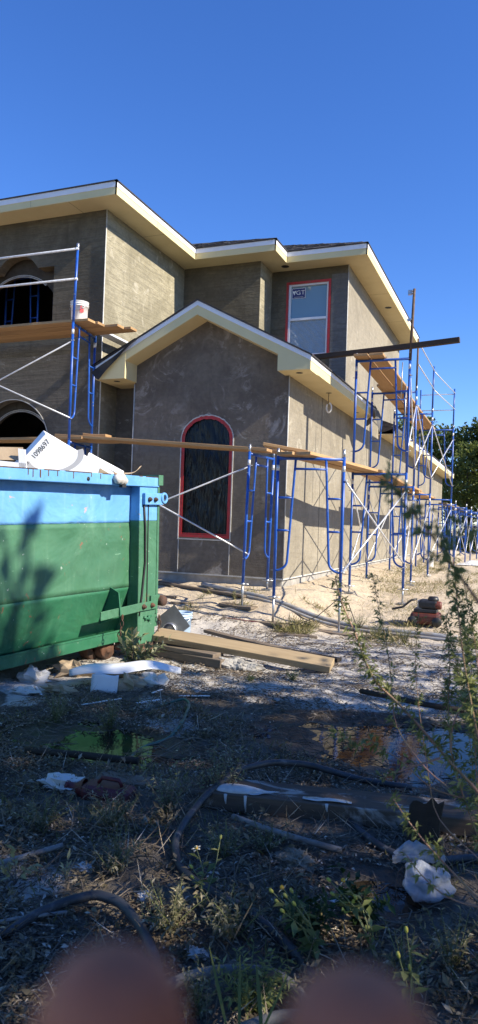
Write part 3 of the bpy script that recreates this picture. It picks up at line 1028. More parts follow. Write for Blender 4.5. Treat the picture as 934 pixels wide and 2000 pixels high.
FRONT = Matrix(((1, 0, 0), (0, 0, -1), (0, 1, 0))).to_4x4()     # text plane facing -Y
text_mesh('GT', .135, 'white_print', win, Matrix.Translation((WX0 + .265, YR + .0635, 6.515)) @ FRONT @ Matrix.Diagonal((1.15, 1, 1, 1)))
cx_, cz_ = WX0 + .128, 6.52
wpart(MB().prism([(cx_ + a * .04, YR + .0655, cz_ + b_ * .05) for a, b_ in ((-1, .9), (-.2, .7), (1, 1), (.9, .2), (.3, -.1), (.25, -.7), (-.1, -1), (-.5, -.3), (-.9, .1))], (0, -.002, 0)), 'emblem', 'white_print')
wpart(ring(WX0 + .071, WX0 + .379, 6.391, 6.619, .009, YR + .0640, YR + .0665), 'sticker_border', 'white_print')
wpart(MB().box(WX0 + .12, WX0 + .33, YR + .0645, YR + .0658, 6.418, 6.432), 'small_print', 'print_grey')

# arched gable window under black film
def filmg(u, v):
    x = WA0 + .012 + u * (WA1 - WA0 - .024); z = WAZ0 + .01 + v * (archt(x) - WAZ0 - .02)
    w_ = .018 * noise.noise(Vector((x * 5, z * 1.5, 3))) + .012 * noise.noise(Vector((x * 16 + 3 * z, z * 3.2, 8)))
    return Vector((x, YG + .035 + w_, z))
gwin = tag(MB().grid(filmg, 46, 70).build('window', M['film_black'], house, normals=False), 'arched window covered with black plastic and red tape')
def arcstrip(r0, r1, y0, y1, zlow):
    m_ = MB(); n = 30; pts = []
    def at_(k, off):
        a = math.pi - math.pi * k / n
        return (wac + (war + off) * math.cos(a), WAS + (ART + off) * math.sin(a))
    for k in range(n):
        q = [at_(k, r0), at_(k + 1, r0), at_(k + 1, r1), at_(k, r1)]
        j = .006 * random.uniform(-1, 1)
        m_.hexa([(x, y0, z + j) for x, z in q] + [(x, y1, z + j) for x, z in q])
    for s_ in (-1, 1):
        x0_, x1_ = sorted((wac + s_ * (war + r0), wac + s_ * (war + r1)))
        m_.box(x0_, x1_, y0, y1, zlow, WAS)
    return m_
m_ = arcstrip(-.028, .030, YG - .006, YG - .001, WAZ0 - .02)
m_.box(WA0 + .029, WA1 - .029, YG - .0061, YG - .0011, WAZ0 - .022, WAZ0 + .028)
tag(m_.build('red_tape', M['red_tape'], gwin), 'red masking tape around the arched window')
tag(arcstrip(.030, .048, YG - .014, YG + .002, WAZ0 - .045).build('stucco_bead', M['bead'], gwin))
mb = MB(); mb.box(WA0 - .05, WA1 + .05, YG - .016, YG + .002, WAZ0 - .062, WAZ0 - .046); mb.build('stucco_bead', M['bead'], gwin)
mb = MB()                                                     # lines of tape on the film
mb.box(WA0 + .03, WA1 - .03, YG + .004, YG + .006, WAZ0 + .034, WAZ0 + .05)
mb.build('red_tape', M['red_tape'], gwin)

# ------------------------------------------------------------------ scaffolds
FWD, FHT = .90, 1.93
FR_ME = {}


def curve_leg(s_):
    """inner ladder leg that bends into the post; s_ = 0 at the first post, 1 at the second"""
    xt, xb_ = .27 * FWD, .185 * FWD
    pts = [(xt, FHT - .03)]
    for k in range(1, 7):
        q = k / 6
        pts.append((xt + (xb_ - xt) * q, (FHT - .03) + (.50 - (FHT - .03)) * q))
    for k in range(1, 9):
        a = math.pi / 2 * k / 8
        pts.append((xb_ - (xb_ - .0) * (1 - math.cos(a)), .50 - .145 * math.sin(a)))
    if s_:
        pts = [(FWD - x, z) for x, z in pts]
    return MB().tube([(x, 0, z) for x, z in pts], .0165, 8)


def frame_proto():
    FR_ME['post0'] = MB().tube([(0, 0, 0), (0, 0, FHT)], .0215, 10).mesh('post'); FR_ME['post1'] = MB().tube([(FWD, 0, 0), (FWD, 0, FHT)], .0215, 10).mesh('post')
    FR_ME['header'] = MB().tube([(0, 0, FHT - .03), (FWD, 0, FHT - .03)], .021, 10).mesh('header')
    FR_ME['tie_bar'] = MB().tube([(.25 * FWD, 0, FHT - .17), (.75 * FWD, 0, FHT - .17)], .0165, 8).mesh('tie_bar')
    FR_ME['leg0'] = curve_leg(0).mesh('ladder_leg'); FR_ME['leg1'] = curve_leg(1).mesh('ladder_leg')
    for nm, z, q in (('r0', 1.36, .253), ('r1', .91, .222)):
        FR_ME[nm + 'a'] = MB().tube([(0, 0, z), (q * FWD, 0, z)], .0155, 8).mesh('rung')
        FR_ME[nm + 'b'] = MB().tube([(FWD, 0, z), (FWD - q * FWD, 0, z)], .0155, 8).mesh('rung')
    for k, x in enumerate((0, FWD)):
        FR_ME['collar%d' % k] = MB().tube([(x, 0, FHT - .20), (x, 0, FHT - .12)], .0224, 10).mesh('collar')
        FR_ME['pin%d' % k] = MB().tube([(x, 0, FHT - .02), (x, 0, FHT + .11)], .0175, 8).tube([(x, -.03, FHT + .07), (x, .03, FHT + .07)], .005, 6).mesh('coupling_pin')
        for q, z in enumerate((.36, 1.62)):
            d_ = .055 if x == 0 else -.055
            FR_ME['lock%d%d' % (k, q)] = MB().tube([(x, 0, z), (x - d_, 0, z)], .006, 6).mesh('lock_pin')


frame_proto()


def frame(parent, p, ang, pins=True, lean=0):
    """one welded end frame; p = foot of its first post"""
    rot = Matrix.Rotation(ang, 3, 'Z') @ Matrix.Rotation(lean, 3, 'X')
    world = Matrix.Translation(Vector(p)) @ rot.to_4x4()
    f = link_mesh('scaffold_frame', FR_ME['header'], M['blue_paint'], parent, world)
    for k, nm in (('post0', 'post'), ('post1', 'post'), ('tie_bar', 'tie_bar'), ('leg0', 'ladder_leg'), ('leg1', 'ladder_leg'), ('r0a', 'rung'), ('r0b', 'rung'), ('r1a', 'rung'), ('r1b', 'rung')):
        link_mesh(nm, FR_ME[k], M['blue_paint'], f, world)
    for k in ('collar0', 'collar1'):
        link_mesh('collar', FR_ME[k], M['galv_white'], f, world)
    for k in ('lock00', 'lock01', 'lock10', 'lock11'):
        link_mesh('lock_pin', FR_ME[k], M['galv'], f, world)
    if pins:
        for k in ('pin0', 'pin1'):
            link_mesh('coupling_pin', FR_ME[k], M['galv'], f, world)
    return f, world


def ends(world, z):
    return world @ Vector((0, 0, z)), world @ Vector((FWD, 0, z))


def jack(parent, p):
    """screw jack between the ground and a post foot at p"""
    g = gz(p.x, p.y) + .004
    m_ = MB()
    m_.tube([(p.x, p.y, g + .012), (p.x, p.y, p.z + .02)], .0165, 8)
    m_.box(p.x - .07, p.x + .07, p.y - .07, p.y + .07, g - .01, g + .012)
    j = m_.build('screw_jack', M['galv'], parent)
    m_ = MB(); m_.tube([(p.x, p.y, p.z - .03), (p.x, p.y, p.z + .005)], .030, 10); m_.tube([(p.x - .085, p.y, p.z - .012), (p.x + .085, p.y + .02, p.z - .012)], .009, 6)
    m_.build('adjusting_nut', M['galv'], j)


def brace(parent, a, b_, mat='galv_white', name='cross_brace'):
    m_ = MB(); m_.tube([a, b_], .0125, 7)
    a = Vector(a); b_ = Vector(b_); d = (b_ - a).normalized()
    for q in (a, b_):
        m_.bar(q - d * .03, q + d * .03, .034, .006)
    return m_.build(name, M[mat], parent)


def xbrace(parent, w0, w1, side, z0=.36, z1=1.62):
    a0 = w0 @ Vector((side * FWD, 0, z0)); a1 = w0 @ Vector((side * FWD, 0, z1))
    b0 = w1 @ Vector((side * FWD, 0, z0)); b1 = w1 @ Vector((side * FWD, 0, z1))
    o_ = Vector((0, 0, 0)); o_.y = 0
    brace(parent, a0, b1); brace(parent, a1 + Vector((.014, -.014, 0)), b0 + Vector((.014, -.014, 0)))


# the run along the side wall: two lifts
side = empty('scaffold', (-2.3, 16.2, .3))
tag(side, 'two-lift blue frame scaffold running along the sunlit side wall', 'scaffold')
run = [(-1.84, 12.02, .44), (-2.10, 14.70, .38), (-2.10, 17.42, .36), (-1.88, 20.33, .36)]
lo_, hi_ = [], []
for (x, y, z) in run:
    f, w_ = frame(side, (x, y, z), math.pi, False); lo_.append(w_)
    for p in ends(w_, 0):
        jack(side, p)
    f, w_ = frame(side, (x + .005, y, z + FHT), math.pi, True); hi_.append(w_)
for L in (lo_, hi_):
    for a, b_ in zip(L[:-1], L[1:]):
        xbrace(side, a, b_, 0)
for a, b_ in zip(lo_[:-1], lo_[1:]):
    xbrace(side, a, b_, 1)
zt = .36 + 2 * FHT
mb = MB(); mb.tube([(-1.835, 12.02, 4.24), (-1.80, 12.03, 5.44)], [.026, .022], 8)
mb.build('guard_post', M['rust_pole'], side)['label'] = 'rusty brown guard post clamped to the nearest corner'
for z in (4.92, 5.36, 5.40):
    MB().tube([(-1.83, 12.02 - .05, z), (-1.83, 12.02 + .03, z)], .009, 6).box(-1.90, -1.84, 12.0, 12.04, z - .02, z + .02).build('clamp', M['galv'], side)
mb = MB(); mb.tube([(-2.10, 14.70, 4.22), (-2.09, 14.70, 5.30)], .020, 8); mb.build('guard_post', M['rust_pole'], side)
for (x, y, z) in run[2:]:
    mb = MB(); mb.tube([(x, y, z + 2 * FHT), (x + .01, y, 5.32)], .0205, 8); mb.build('guard_post', M['blue_paint'], side)
mb = MB(); mb.tube([(-1.88 - FWD, 20.33, .36 + 2 * FHT), (-1.88 - FWD, 20.33, 5.32)], .0205, 8); mb.build('guard_post', M['blue_paint'], side)
for z in (5.22, 4.78):
    brace(side, (-2.08, 14.72, z), (-2.08, 17.42, z), name='guard_rail')
    brace(side, (-2.08, 17.44, z - .02), (-1.86, 20.33, z - .02), name='guard_rail')
    brace(side, (-1.86, 20.36, z - .04), (-1.88 - FWD, 20.36, z - .04), name='guard_rail')
# thin lock rods standing by the near frame
for (x, y, z0, z1) in ((-2.06, 12.6, 3.7, 4.35), (-1.97, 12.5, 3.0, 3.95)):
    m_ = MB(); m_.tube([(x, y, z0), (x + .01, y, z1)], .010, 6); m_.build('tie_rod', M['galv'], side)

# the single frame at the house corner
corner = empty('scaffold', (-2.75, 9.4, .2))
tag(corner, 'single blue scaffold frame standing nearest at the gable corner', 'scaffold')
f, wc = frame(corner, (-3.17, 9.31, .45), math.atan2(.21, .87))
for p in ends(wc, 0):
    jack(corner, p)
pR = ends(wc, 0)[1]
brace(corner, pR + Vector((.03, 0, 1.60)), lo_[0] @ Vector((0, 0, .42)))
brace(corner, pR + Vector((.03, 0, .38)), lo_[0] @ Vector((0, -.0, 1.62)))

# scaffold in front of the arches and the gable
left = empty('scaffold', (-6.9, 10.1, .2))
tag(left, 'blue frame scaffold before the arches with a guarded upper deck', 'scaffold')
angL = math.atan2(.88, -.16)
LW = []
for (x, y, z, nl) in ((-6.90, 9.70, .76, 2), (-10.05, 9.70, .76, 2)):
    col_ = []
    for k in range(nl):
        f, w_ = frame(left, (x, y, z + k * FHT), angL, k == nl - 1); col_.append(w_)
    for p in ends(col_[0], 0):
        jack(left, p)
    LW.append(col_)
xbrace(left, LW[1][1], LW[0][1], 0); xbrace(left, LW[1][0], LW[0][0], 0)
for x in (-6.90, -10.05):
    mb = MB(); mb.tube([(x, 9.70, .76 + 2 * FHT - .02), (x + .035, 9.70, 5.88)], .0215, 8); mb.build('guard_post', M['blue_paint'], left)
    mb = MB(); mb.tube([(x + .036, 9.70, 5.80), (x + .0365, 9.70, 5.90)], .023, 8); mb.build('collar', M['galv'], left)
for z in (5.80, 5.31):
    m_ = MB(); m_.tube([(-10.10, 9.665, z + .012), (-6.83, 9.665, z)], .019, 8); m_.tube([(-6.87, 9.64, z), (-6.87, 9.73, z)], .012, 6)
    m_.build('guard_rail', M['galv_white'], left)
gab = empty('scaffold', (-3.75, 10.1, .2))
tag(gab, 'blue scaffold frame seen edge-on before the arched window', 'scaffold')
f, wg = frame(gab, (-3.80, 9.74, .56), R(86), lean=R(1.2))
for p in ends(wg, 0):
    jack(gab, p)
brace(gab, wg @ Vector((0, -.02, 1.72)), LW[0][0] @ Vector((0, 0, .30)))
brace(gab, wg @ Vector((0, -.035, .44)), LW[0][0] @ Vector((0, 0, 1.70)))

# frames standing in the dark rooms behind the arches
for k, (x, y, z, a) in enumerate(((-8.5, 11.9, 4.55, R(12)), (-9.75, 11.95, 4.55, R(-6)), (-8.7, 12.0, .58, R(10)), (-10.0, 11.9, .58, R(0)))):
    s_ = empty('scaffold', (x, y, z))
    tag(s_, ('blue scaffold frame in the dark upper room nearer the jamb', 'blue scaffold frame in the dark upper room at the picture edge', 'blue scaffold frame inside the lower arch nearer the jamb', 'blue scaffold frame inside the lower arch at the picture edge')[k], 'scaffold')
    frame(s_, (x - .45, y, z + .02), a)
    m_ = MB(); m_.box(x - .6, x + .6, y - .05, y + .05, z - .03, z + .02); m_.build('sole_board', M['wood_grey'], s_)

# the low run beyond, past the rear wing
far = empty('scaffold', (-2.0, 26, .3))
tag(far, 'low single-lift blue scaffold at the far end of the side wall', 'scaffold')
FW_ = []
for (x, y, z) in ((-1.95, 22.6, .24), (-1.80, 24.9, .22), (-1.78, 27.0, .20), (-1.72, 29.8, .20), (-1.66, 32.4, .20)):
    f, w_ = frame(far, (x, y, z + .06), math.pi); FW_.append(w_)
    for p in ends(w_, 0):
        jack(far, p)
for a, b_ in zip(FW_[:-1], FW_[1:]):
    xbrace(far, a, b_, 0)


# ------------------------------------------------------------------ boards
def plank(name, p0, p1, wd, th, mat, label, cat='plank', group=None, roll=0, seed=0):
    """a sawn board from p0 to p1 (centres of its ends), long axis local X"""
    p0 = Vector(p0); p1 = Vector(p1); L = (p1 - p0).length; d = (p1 - p0).normalized()
    s_ = Vector((0, 0, 1)).cross(d).normalized(); u_ = d.cross(s_)
    if roll:
        q = Matrix.Rotation(roll, 3, d); s_ = q @ s_; u_ = q @ u_
    wm = Matrix((d, s_, u_)).transposed().to_4x4(); wm.translation = p0
    m_ = MB(); n = 8; rr = random.Random(seed + int(L * 100))
    bow = rr.uniform(-.006, .010); tw = rr.uniform(-.02, .02)
    vs_ = []; fs_ = []
    for k in range(n + 1):
        x = L * k / n; z = -bow * (1 - (2 * k / n - 1) ** 2); a = tw * (k / n - .5)
        for (sy, sz) in ((-1, -1), (1, -1), (1, 1), (-1, 1)):
            vs_.append((x + (rr.uniform(-.004, .004) if k in (0, n) else 0), sy * wd / 2, sz * th / 2 + z + a * sy * wd / 2))
    for k in range(n):
        for i in range(4):
            j = (i + 1) % 4
            fs_.append((k * 4 + i, k * 4 + j, k * 4 + 4 + j, k * 4 + 4 + i))
    fs_ += [(3, 2, 1, 0), tuple(n * 4 + i for i in range(4))]
    m_.add(vs_, fs_)
    me = m_.mesh(name)
    bm = bmesh.new(); bm.from_mesh(me); bmesh.ops.recalc_face_normals(bm, faces=bm.faces); bm.to_mesh(me); bm.free()
    o = link_mesh(name, me, M[mat], None, wm)
    md = o.modifiers.new('bevel', 'BEVEL'); md.width = .004; md.segments = 1; md.limit_method = 'ANGLE'
    return tag(o, label, cat, group)


G1 = 'planks of the upper deck before the arches'
zt2 = .76 + 2 * FHT + .024
for k, (y, xe, lab) in enumerate(((9.82, -6.62, 'outermost plank of the upper deck before the arches'), (10.04, -6.58, 'second plank of the upper deck, counted from its outer edge'), (10.26, -6.34, 'third plank of the upper deck, counted from its outer edge'), (10.48, -6.22, 'innermost plank of the upper deck, next to the stucco'))):
    plank('scaffold_plank', (-10.4, y, zt2 + .03 * (k % 2 == 3)), (xe, y - .01, zt2 + .004 * k), .205, .042, 'wood_new', lab, 'plank', G1, seed=k)
plank('scaffold_plank', (-6.90, 10.62, zt2 + .02), (-6.98, 13.6, 4.66), .20, .04, 'sheet_white', 'pale board leaning from the upper deck along the sunlit wall', 'plank')
# deck from the arches to the gable frame
zl = .56 + FHT + .022
plank('scaffold_plank', (-9.9, 9.86, 2.745), (-6.70, 9.88, 2.735), .23, .044, 'wood_new', 'outer plank of the lower deck before the arches', 'plank', 'planks of the lower decks', seed=4)
plank('scaffold_plank', (-9.9, 10.12, 2.745), (-6.55, 10.14, 2.737), .23, .044, 'wood_new', 'inner plank of the lower deck before the arches', 'plank', 'planks of the lower decks', seed=5)
plank('scaffold_plank', (-7.25, 9.90, 2.787), (-3.52, 9.92, zl + .012), .235, .044, 'wood_new', 'outer plank crossing in front of the arched window', 'plank', 'planks of the lower decks', seed=6)
plank('scaffold_plank', (-7.2, 10.16, 2.787), (-3.38, 10.17, zl + .010), .235, .044, 'wood_new', 'inner plank crossing in front of the arched window', 'plank', 'planks of the lower decks', seed=7)
plank('scaffold_plank', (-7.05, 10.42, 2.760), (-6.45, 10.40, 2.745), .23, .044, 'wood_new', 'short offcut lying at the left end of the lower deck', 'plank', seed=8)
plank('scaffold_plank', (-6.85, 10.10, 2.824), (-6.42, 10.12, 2.800), .20, .044, 'wood_new', 'short board stacked on the lower deck beside the recess', 'plank', seed=9)
# deck from the corner frame along the side wall
zc = .45 + FHT + .022
plank('scaffold_plank', (-3.02, 9.12, zc), (-2.62, 12.5, .44 + FHT + .024), .235, .044, 'wood_new', 'plank nearest the wall bridging from the corner frame', 'plank', 'planks of the side run', seed=10)
plank('scaffold_plank', (-2.78, 9.16, zc + .002), (-2.37, 12.45, .44 + FHT + .024), .235, .044, 'wood_new', 'outer plank bridging from the corner frame to the side run', 'plank', 'planks of the side run', seed=11)
plank('scaffold_plank', (-3.46, 9.52, zl + .052), (-2.84, 9.66, zc + .060), .23, .044, 'wood_new', 'short plank lapped over the deck at the gable corner', 'plank', seed=12)
lows = ((12.0, 14.95, .44, .38), (14.55, 17.7, .38, .36), (17.2, 20.6, .36, .36))
names_lo = ('first bay', 'middle bay', 'last bay')
for k, (y0, y1, za, zb_) in enumerate(lows):
    for q, x in enumerate((-2.62, -2.36)):
        dz = .046 * (k % 2)
        plank('scaffold_plank', (x - .08 * (k > 0), y0, za + FHT + .070 + dz - .046), (x - .08 * (k > 0), y1, zb_ + FHT + .070 + dz - .046), .235, .044, 'wood_new',
              '%s plank of the lower side deck in the %s' % (('inner', 'outer')[q], names_lo[k]), 'plank', 'planks of the side run', seed=20 + k * 2 + q)
        plank('scaffold_plank', (x - .10 * (k > 0), y0 - .22, za + 2 * FHT + .024 + dz), (x - .14 * (k > 0), y1, zb_ + 2 * FHT + .024 + dz), .235, .044, 'wood_new',
              '%s plank of the high side deck in the %s' % (('inner', 'outer')[q], names_lo[k]), 'plank', 'planks of the side run', seed=30 + k * 2 + q)
for k in range(3):
    plank('scaffold_plank', (-2.3, FW_[k].translation.y - .3, .28 + FHT + .022 + .046 * (k % 2)), (-2.3, FW_[k + 1].translation.y + .3, .26 + FHT + .022 + .046 * (k % 2)), .24, .044, 'wood_grey',
          'grey plank on the far low scaffold, %s of three' % ('nearest', 'middle', 'farthest')[k], 'plank', 'planks of the far run', seed=50 + k)
plank('long_board', (-3.50, 12.10, 4.405), (-1.05, 12.02, 4.535), .09, .085, 'wood_bar', 'long dark board laid across the top of the near tower', 'board', seed=3)
# sole boards under jacks
for (x, y, lab) in ((-2.30, 9.50, 'wooden pad under the nearest scaffold foot'), (-3.20, 9.30, 'wooden pad under the inner foot of the corner frame'), (-3.85, 9.74, 'wooden pad under the foot before the arched window')):
    z = gz(x, y)
    plank('sole_board', (x - .28, y + .05, z + .012), (x + .26, y - .06, z - .004), .22, .04, 'wood_grey', lab, 'board', seed=int(x * -10))

# ------------------------------------------------------------------ dumpster
DU = Vector((.143, .9897, 0)).normalized()
ang = math.atan2(DU.y, DU.x)
DW = Matrix.Rotation(ang, 3, 'Z') @ Matrix.Rotation(R(-1.7), 3, 'Y')       # local x along the side (towards the rear door), y = inwards
dump = empty('dumpster', (-3.56, 6.70, .02), DW)
tag(dump, 'large green roll-off dumpster with a light blue band along its top', 'dumpster')
DM = WM[dump]
def D(mb, nm, mat, lab=None, par=None, **k):
    mb.v = [DM @ p for p in mb.v]
    return tag(mb.build(nm, M[mat], par or dump, **k), lab)
LEN, WID = 5.6, 2.35
# local: x from -LEN to 0, y from 0 (near face of rim) inwards, z up
zb, zc_, zs_, zr = .17, .74, 1.40, 1.77
for side_ in (0, 1):
    fy = (lambda y: y) if side_ == 0 else (lambda y: WID - y)
    def gridp(z0, y0, z1, y1, nu=28, dent=.012):
        def fn(u, v):
            x = -LEN + (LEN - .02) * u; z = z0 + (z1 - z0) * v
            dn = dent * 1.6 * noise.noise(Vector((x * 1.1, z * 2.2, 4 + side_))) + dent * 1.2 * noise.noise(Vector((x * 3.4, z * 4.5, 9 + side_)))
            return Vector((x, fy(y0 + (y1 - y0) * v + dn), z))
        return MB().grid(fn, nu * 3, 14)
    D(gridp(zs_, .14, zr + .02, .14, dent=.006), 'side_panel', 'dump_blue', 'light blue upper band of the side', normals=False, solid=.006)
    D(gridp(zc_, .14, zs_, .14), 'side_panel', 'dump_green', normals=False, solid=.006)
    D(gridp(zb + .10, .30, zc_, .14, dent=.008), 'sloped_panel', 'dump_green2', 'inward sloping lower side', normals=False, solid=.006)
    m_ = MB(); y0, y1 = sorted((fy(.0), fy(.16))); m_.box(-LEN, -.005, y0, y1, zr, zr + .105)
    D(m_, 'top_rail', 'dump_blue', bevel=.008)
    m_ = MB(); y0, y1 = sorted((fy(.225), fy(.33))); m_.box(-LEN, -.12, y0, y1, zb, zb + .105)
    D(m_, 'bottom_rail', 'dump_green2', bevel=.006)
    m_ = MB(); y0, y1 = sorted((fy(.218), fy(.235))); m_.box(-LEN, -.12, y0, y1, zb + .106, zb + .122)
    D(m_, 'bottom_rail', 'dump_green2')
D(MB().box(-LEN + .02, -.03, .28, WID - .28, zb + .06, zb + .09), 'floor', 'dump_green2')
D(MB().box(-LEN, -LEN + .04, .02, WID - .02, zb, zr + .1), 'front_wall', 'dump_green')
D(MB().box(-.025, .035, .03, WID - .03, .30, zr - .02), 'rear_door', 'dump_green')
D(MB().box(-.03, .05, -.008, WID, zr + .02, zr + .128), 'rear_door', 'dump_green', 'door head a little higher than the rail')
# corner post
D(MB().box(-.31, -.012, .018, .16, zs_ + .02, zr - .001), 'corner_post', 'dump_blue', bevel=.006)
D(MB().box(-.31, -.012, .018, .16, .44, zs_ + .0195), 'corner_post', 'dump_green', bevel=.006)
D(MB().box(-.014, .020, .012, .15, .44, zr - .002), 'corner_post', 'dump_green', bevel=.004)
D(MB().box(-.175, -.165, .010, .03, .50, zr - .16), 'weld_seam', 'black')
m_ = MB(); m_.tube([(-.255, .012, zr - .12), (-.225, .008, 1.35), (-.215, .010, 1.0), (-.265, .012, .62), (-.30, .014, .45)], .013, 6)
D(m_, 'loose_strap', 'black', 'black strap hanging down the corner post')
# top hinge bracket
br = D(MB().box(-.27, .05, -.022, .016, zr - .185, zr - .065), 'hinge_bracket', 'dump_blue', bevel=.006)
for x in (-.205, -.105):
    D(MB().lathe((x, -.022, zr - .13), [(.024, 0), (.024, -.018), (.013, -.022), (.013, -.034), (0, -.034)], 10, (0, 1, 0)), 'bolt', 'rust', par=br)
m_ = MB(); m_.tube([(.055 + .044 * math.cos(a), -.02, zr - .115 + .048 * math.sin(a)) for a in np.linspace(0, 2 * math.pi, 17)], .015, 8, False)
D(m_, 'hinge_ring', 'dump_blue', par=br)
# gusset fin, latch bar, lower block, chain, wheel
D(MB().prism([(-.62, .14, zc_ + .03), (-.62, .27, .38), (-.62, -.01, .50), (-.62, .02, zc_ - .02)], (.014, 0, 0)), 'gusset', 'dump_green2')
lb = D(MB().prism([(-.86, .03, .47), (-.86, .045, .47), (-.30, .005, .50), (-.02, .002, .50), (-.02, -.016, .50), (-.31, -.014, .50)], (0, 0, .085)), 'latch_bar', 'dump_green', bevel=.004)
for x in (-.26, -.12):
    D(MB().lathe((x, -.014, .543), [(.026, 0), (.026, -.016), (.015, -.02), (.015, -.035), (0, -.035)], 8, (0, 1, 0)), 'bolt', 'rust', par=lb)
D(MB().box(-.12, .03, -.004, .10, .555, .64), 'hinge_bracket', 'dump_green', bevel=.004)
m_ = MB(); m_.lathe((.055, -.03, .57), [(0, -.02), (.05, -.02), (.056, 0), (.056, .09), (.05, .11), (0, .11)], 14, (0, 1, 0)); D(m_, 'hinge_pin', 'rust')
D(MB().box(-.32, -.03, .01, .30, .155, .495), 'corner_post', 'dump_green', bevel=.008)
D(MB().box(-.33, -.02, .0, .30, .075, .153), 'door_sill', 'rust', bevel=.006)
m_ = MB()
for a, b_ in (((-.23, .005, .43), (-.15, .0, .40)), ((-.21, .0, .40), (-.10, .005, .43)), ((-.16, .0, .44), (-.14, -.005, .38))):
    m_.tube([a, b_], .012, 6)
D(m_, 'wing_nut', 'dump_green2')
for wy in (.40, WID - .52):
    wh = D(MB().lathe((-.52, wy, .105), [(.03, 0), (.10, 0), (.11, .015), (.11, .115), (.10, .13), (.03, .13)], 22, (0, 1, 0)), 'wheel', 'rust')
    D(MB().box(-.60, -.44, wy + .02, wy + .11, .12, .26), 'wheel_bracket', 'rust', par=wh)
wh = D(MB().lathe((-.43, .29, .10), [(.0, 0), (.04, -.01), (.04, 0), (.095, 0), (.105, .015), (.105, .10), (.095, .11), (.0, .11)], 22, (0, 1, 0)), 'wheel', 'rust', 'rusty roller under the rear corner')


def chain(pts, r=.020, nm='chain_link'):
    pts = [Vector(p) for p in pts]
    seg = []; 
    for a, b_ in zip(pts[:-1], pts[1:]):
        n = max(1, int((b_ - a).length / .042))
        for k in range(n):
            seg.append((a.lerp(b_, (k + .5) / n), (b_ - a).normalized()))
    for k, (c_, d_) in enumerate(seg):
        s_ = d_.orthogonal().normalized(); s_ = Matrix.Rotation(R(90) * (k % 2) + .5, 3, d_) @ s_
        m_ = MB()
        m_.tube([c_ + d_ * .030 * math.cos(a) + s_ * .016 * math.sin(a) for a in np.linspace(0, 2 * math.pi, 11)], .0058, 5, False)
        D(m_, nm, 'rust')


chain([(-.58, -.005, .50), (-.575, .01, .38), (-.57, .05, .27)])
chain([(.02, -.005, .42), (.04, .0, .32), (.01, .02, .20), (-.06, .03, .10), (-.16, .05, .08)])
m_ = MB(); m_.tube([(-.20, .03, .13), (-.19, .02, .06), (-.22, .0, -.02)], .013, 6); D(m_, 'hook_rod', 'rust')
# rust along the rail lip
m_ = MB()
for k in range(26):
    x = -random.uniform(.02, 2.4); l_ = random.uniform(.03, .16)
    m_.box(x - l_, x, -.002, .02, zr + .099, zr + .107)
D(m_, 'rail_rust', 'rust')
for k in range(9):
    x = -random.uniform(.3, 2.3); l_ = random.uniform(.02, .08)
    m_ = MB(); m_.box(x - .005, x + .004, -.0022, .004, zr + .10 - l_, zr + .100); D(m_, 'rail_rust', 'rust')
D(MB().lathe((-1.10, -.0015, zr + .045), [(0, 0), (.021, 0), (.021, .004)], 14, (0, 1, 0)), 'drain_hole', 'black')
m_ = MB()
for (dx, dz, r) in ((-.72, .06, .05), (-.67, .05, .045), (-.62, .045, .04), (-.65, .075, .04)):
    m_.lathe((dx, -.03, zr + dz), [(0, -r), (r * .7, -r * .7), (r, 0), (r * .7, r * .7), (0, r)], 8, (.2, .3, 1))
D(m_, 'dried_plaster', 'plaster', 'lump of dried plaster on the rail')
D(MB().box(-.66, -.60, -.04, .0, zr - .02, zr + .05), 'dried_plaster', 'black', 'black patch under the plaster lump')

# ------------------------------------------------------------------ rubbish in the dumpster
RT_ = Vector((.928, .371, .034)); UP_ = Vector((-.026, -.026, .999)); FW_V = Vector((-.372, .928, .014))


def slab_box(name, top, e1, e2, n_, l1, l2, th, mat, label, cat, par=None):
    e1 = e1.normalized(); e2 = e2.normalized()
    p = [top, top + e1 * l1, top + e1 * l1 + e2 * l2, top + e2 * l2]
    m_ = MB(); m_.prism(p, n_ * th)
    return tag(m_.build(name, M[mat], par, bevel=.004), label, cat)


T0 = Vector((-4.223, 5.569, 2.226))
E1 = RT_ * .85 - UP_ * .53 + FW_V * .50
E2 = -RT_ * .66 - UP_ * .75 - FW_V * .05
NB = E1.cross(E2).normalized()
if NB.dot(FW_V) < 0: NB = -NB
bx = slab_box('cardboard_box', T0, E1, E2, NB, .80, .60, .20, 'card_white', 'white cardboard box printed 1098697 tipped on its corner in the dumpster', 'box')
e2u = (-E2.normalized()); nf = -NB
ex_ = e2u; ey_ = nf.cross(ex_).normalized()
tm = Matrix((ex_, ey_, nf)).transposed().to_4x4()
tm.translation = T0 + E1.normalized() * .062 + E2.normalized() * .155 + nf * .002
text_mesh('1098697', .074, 'print_dark', bx, tm @ Matrix.Diagonal((.86, 1, 1, 1)))
tm2 = tm.copy(); tm2.translation = T0 + E1.normalized() * .052 + E2.normalized() * .335 + nf * .002
text_mesh('#', .05, 'print_dark', bx, tm2)
m_ = MB(); cc_ = T0 + E1.normalized() * .20 + E2.normalized() * .15 + nf * .0015
e1n = E1.normalized(); e1o = nf.cross(e2u)
for k in range(22):
    a0 = R(-78) + R(186) * k / 22 - R(90); a1 = R(-78) + R(186) * (k + 1) / 22 - R(90)
    def pp(a, r): return cc_ + RT_ * r * 1.05 * math.cos(a) + UP_ * r * .62 * math.sin(a)
    q = [pp(a0, .235), pp(a1, .235), pp(a1, .295), pp(a0, .295)]
    q = [T0 + (x - T0) - nf * ((x - T0).dot(nf)) + nf * .0015 for x in q]
    m_.quad(*q)
m_.build('printed_arc', M['print_grey'], bx, normals=False)
m_ = MB()
f0 = T0 + e1n * .62 + E2.normalized() * .02
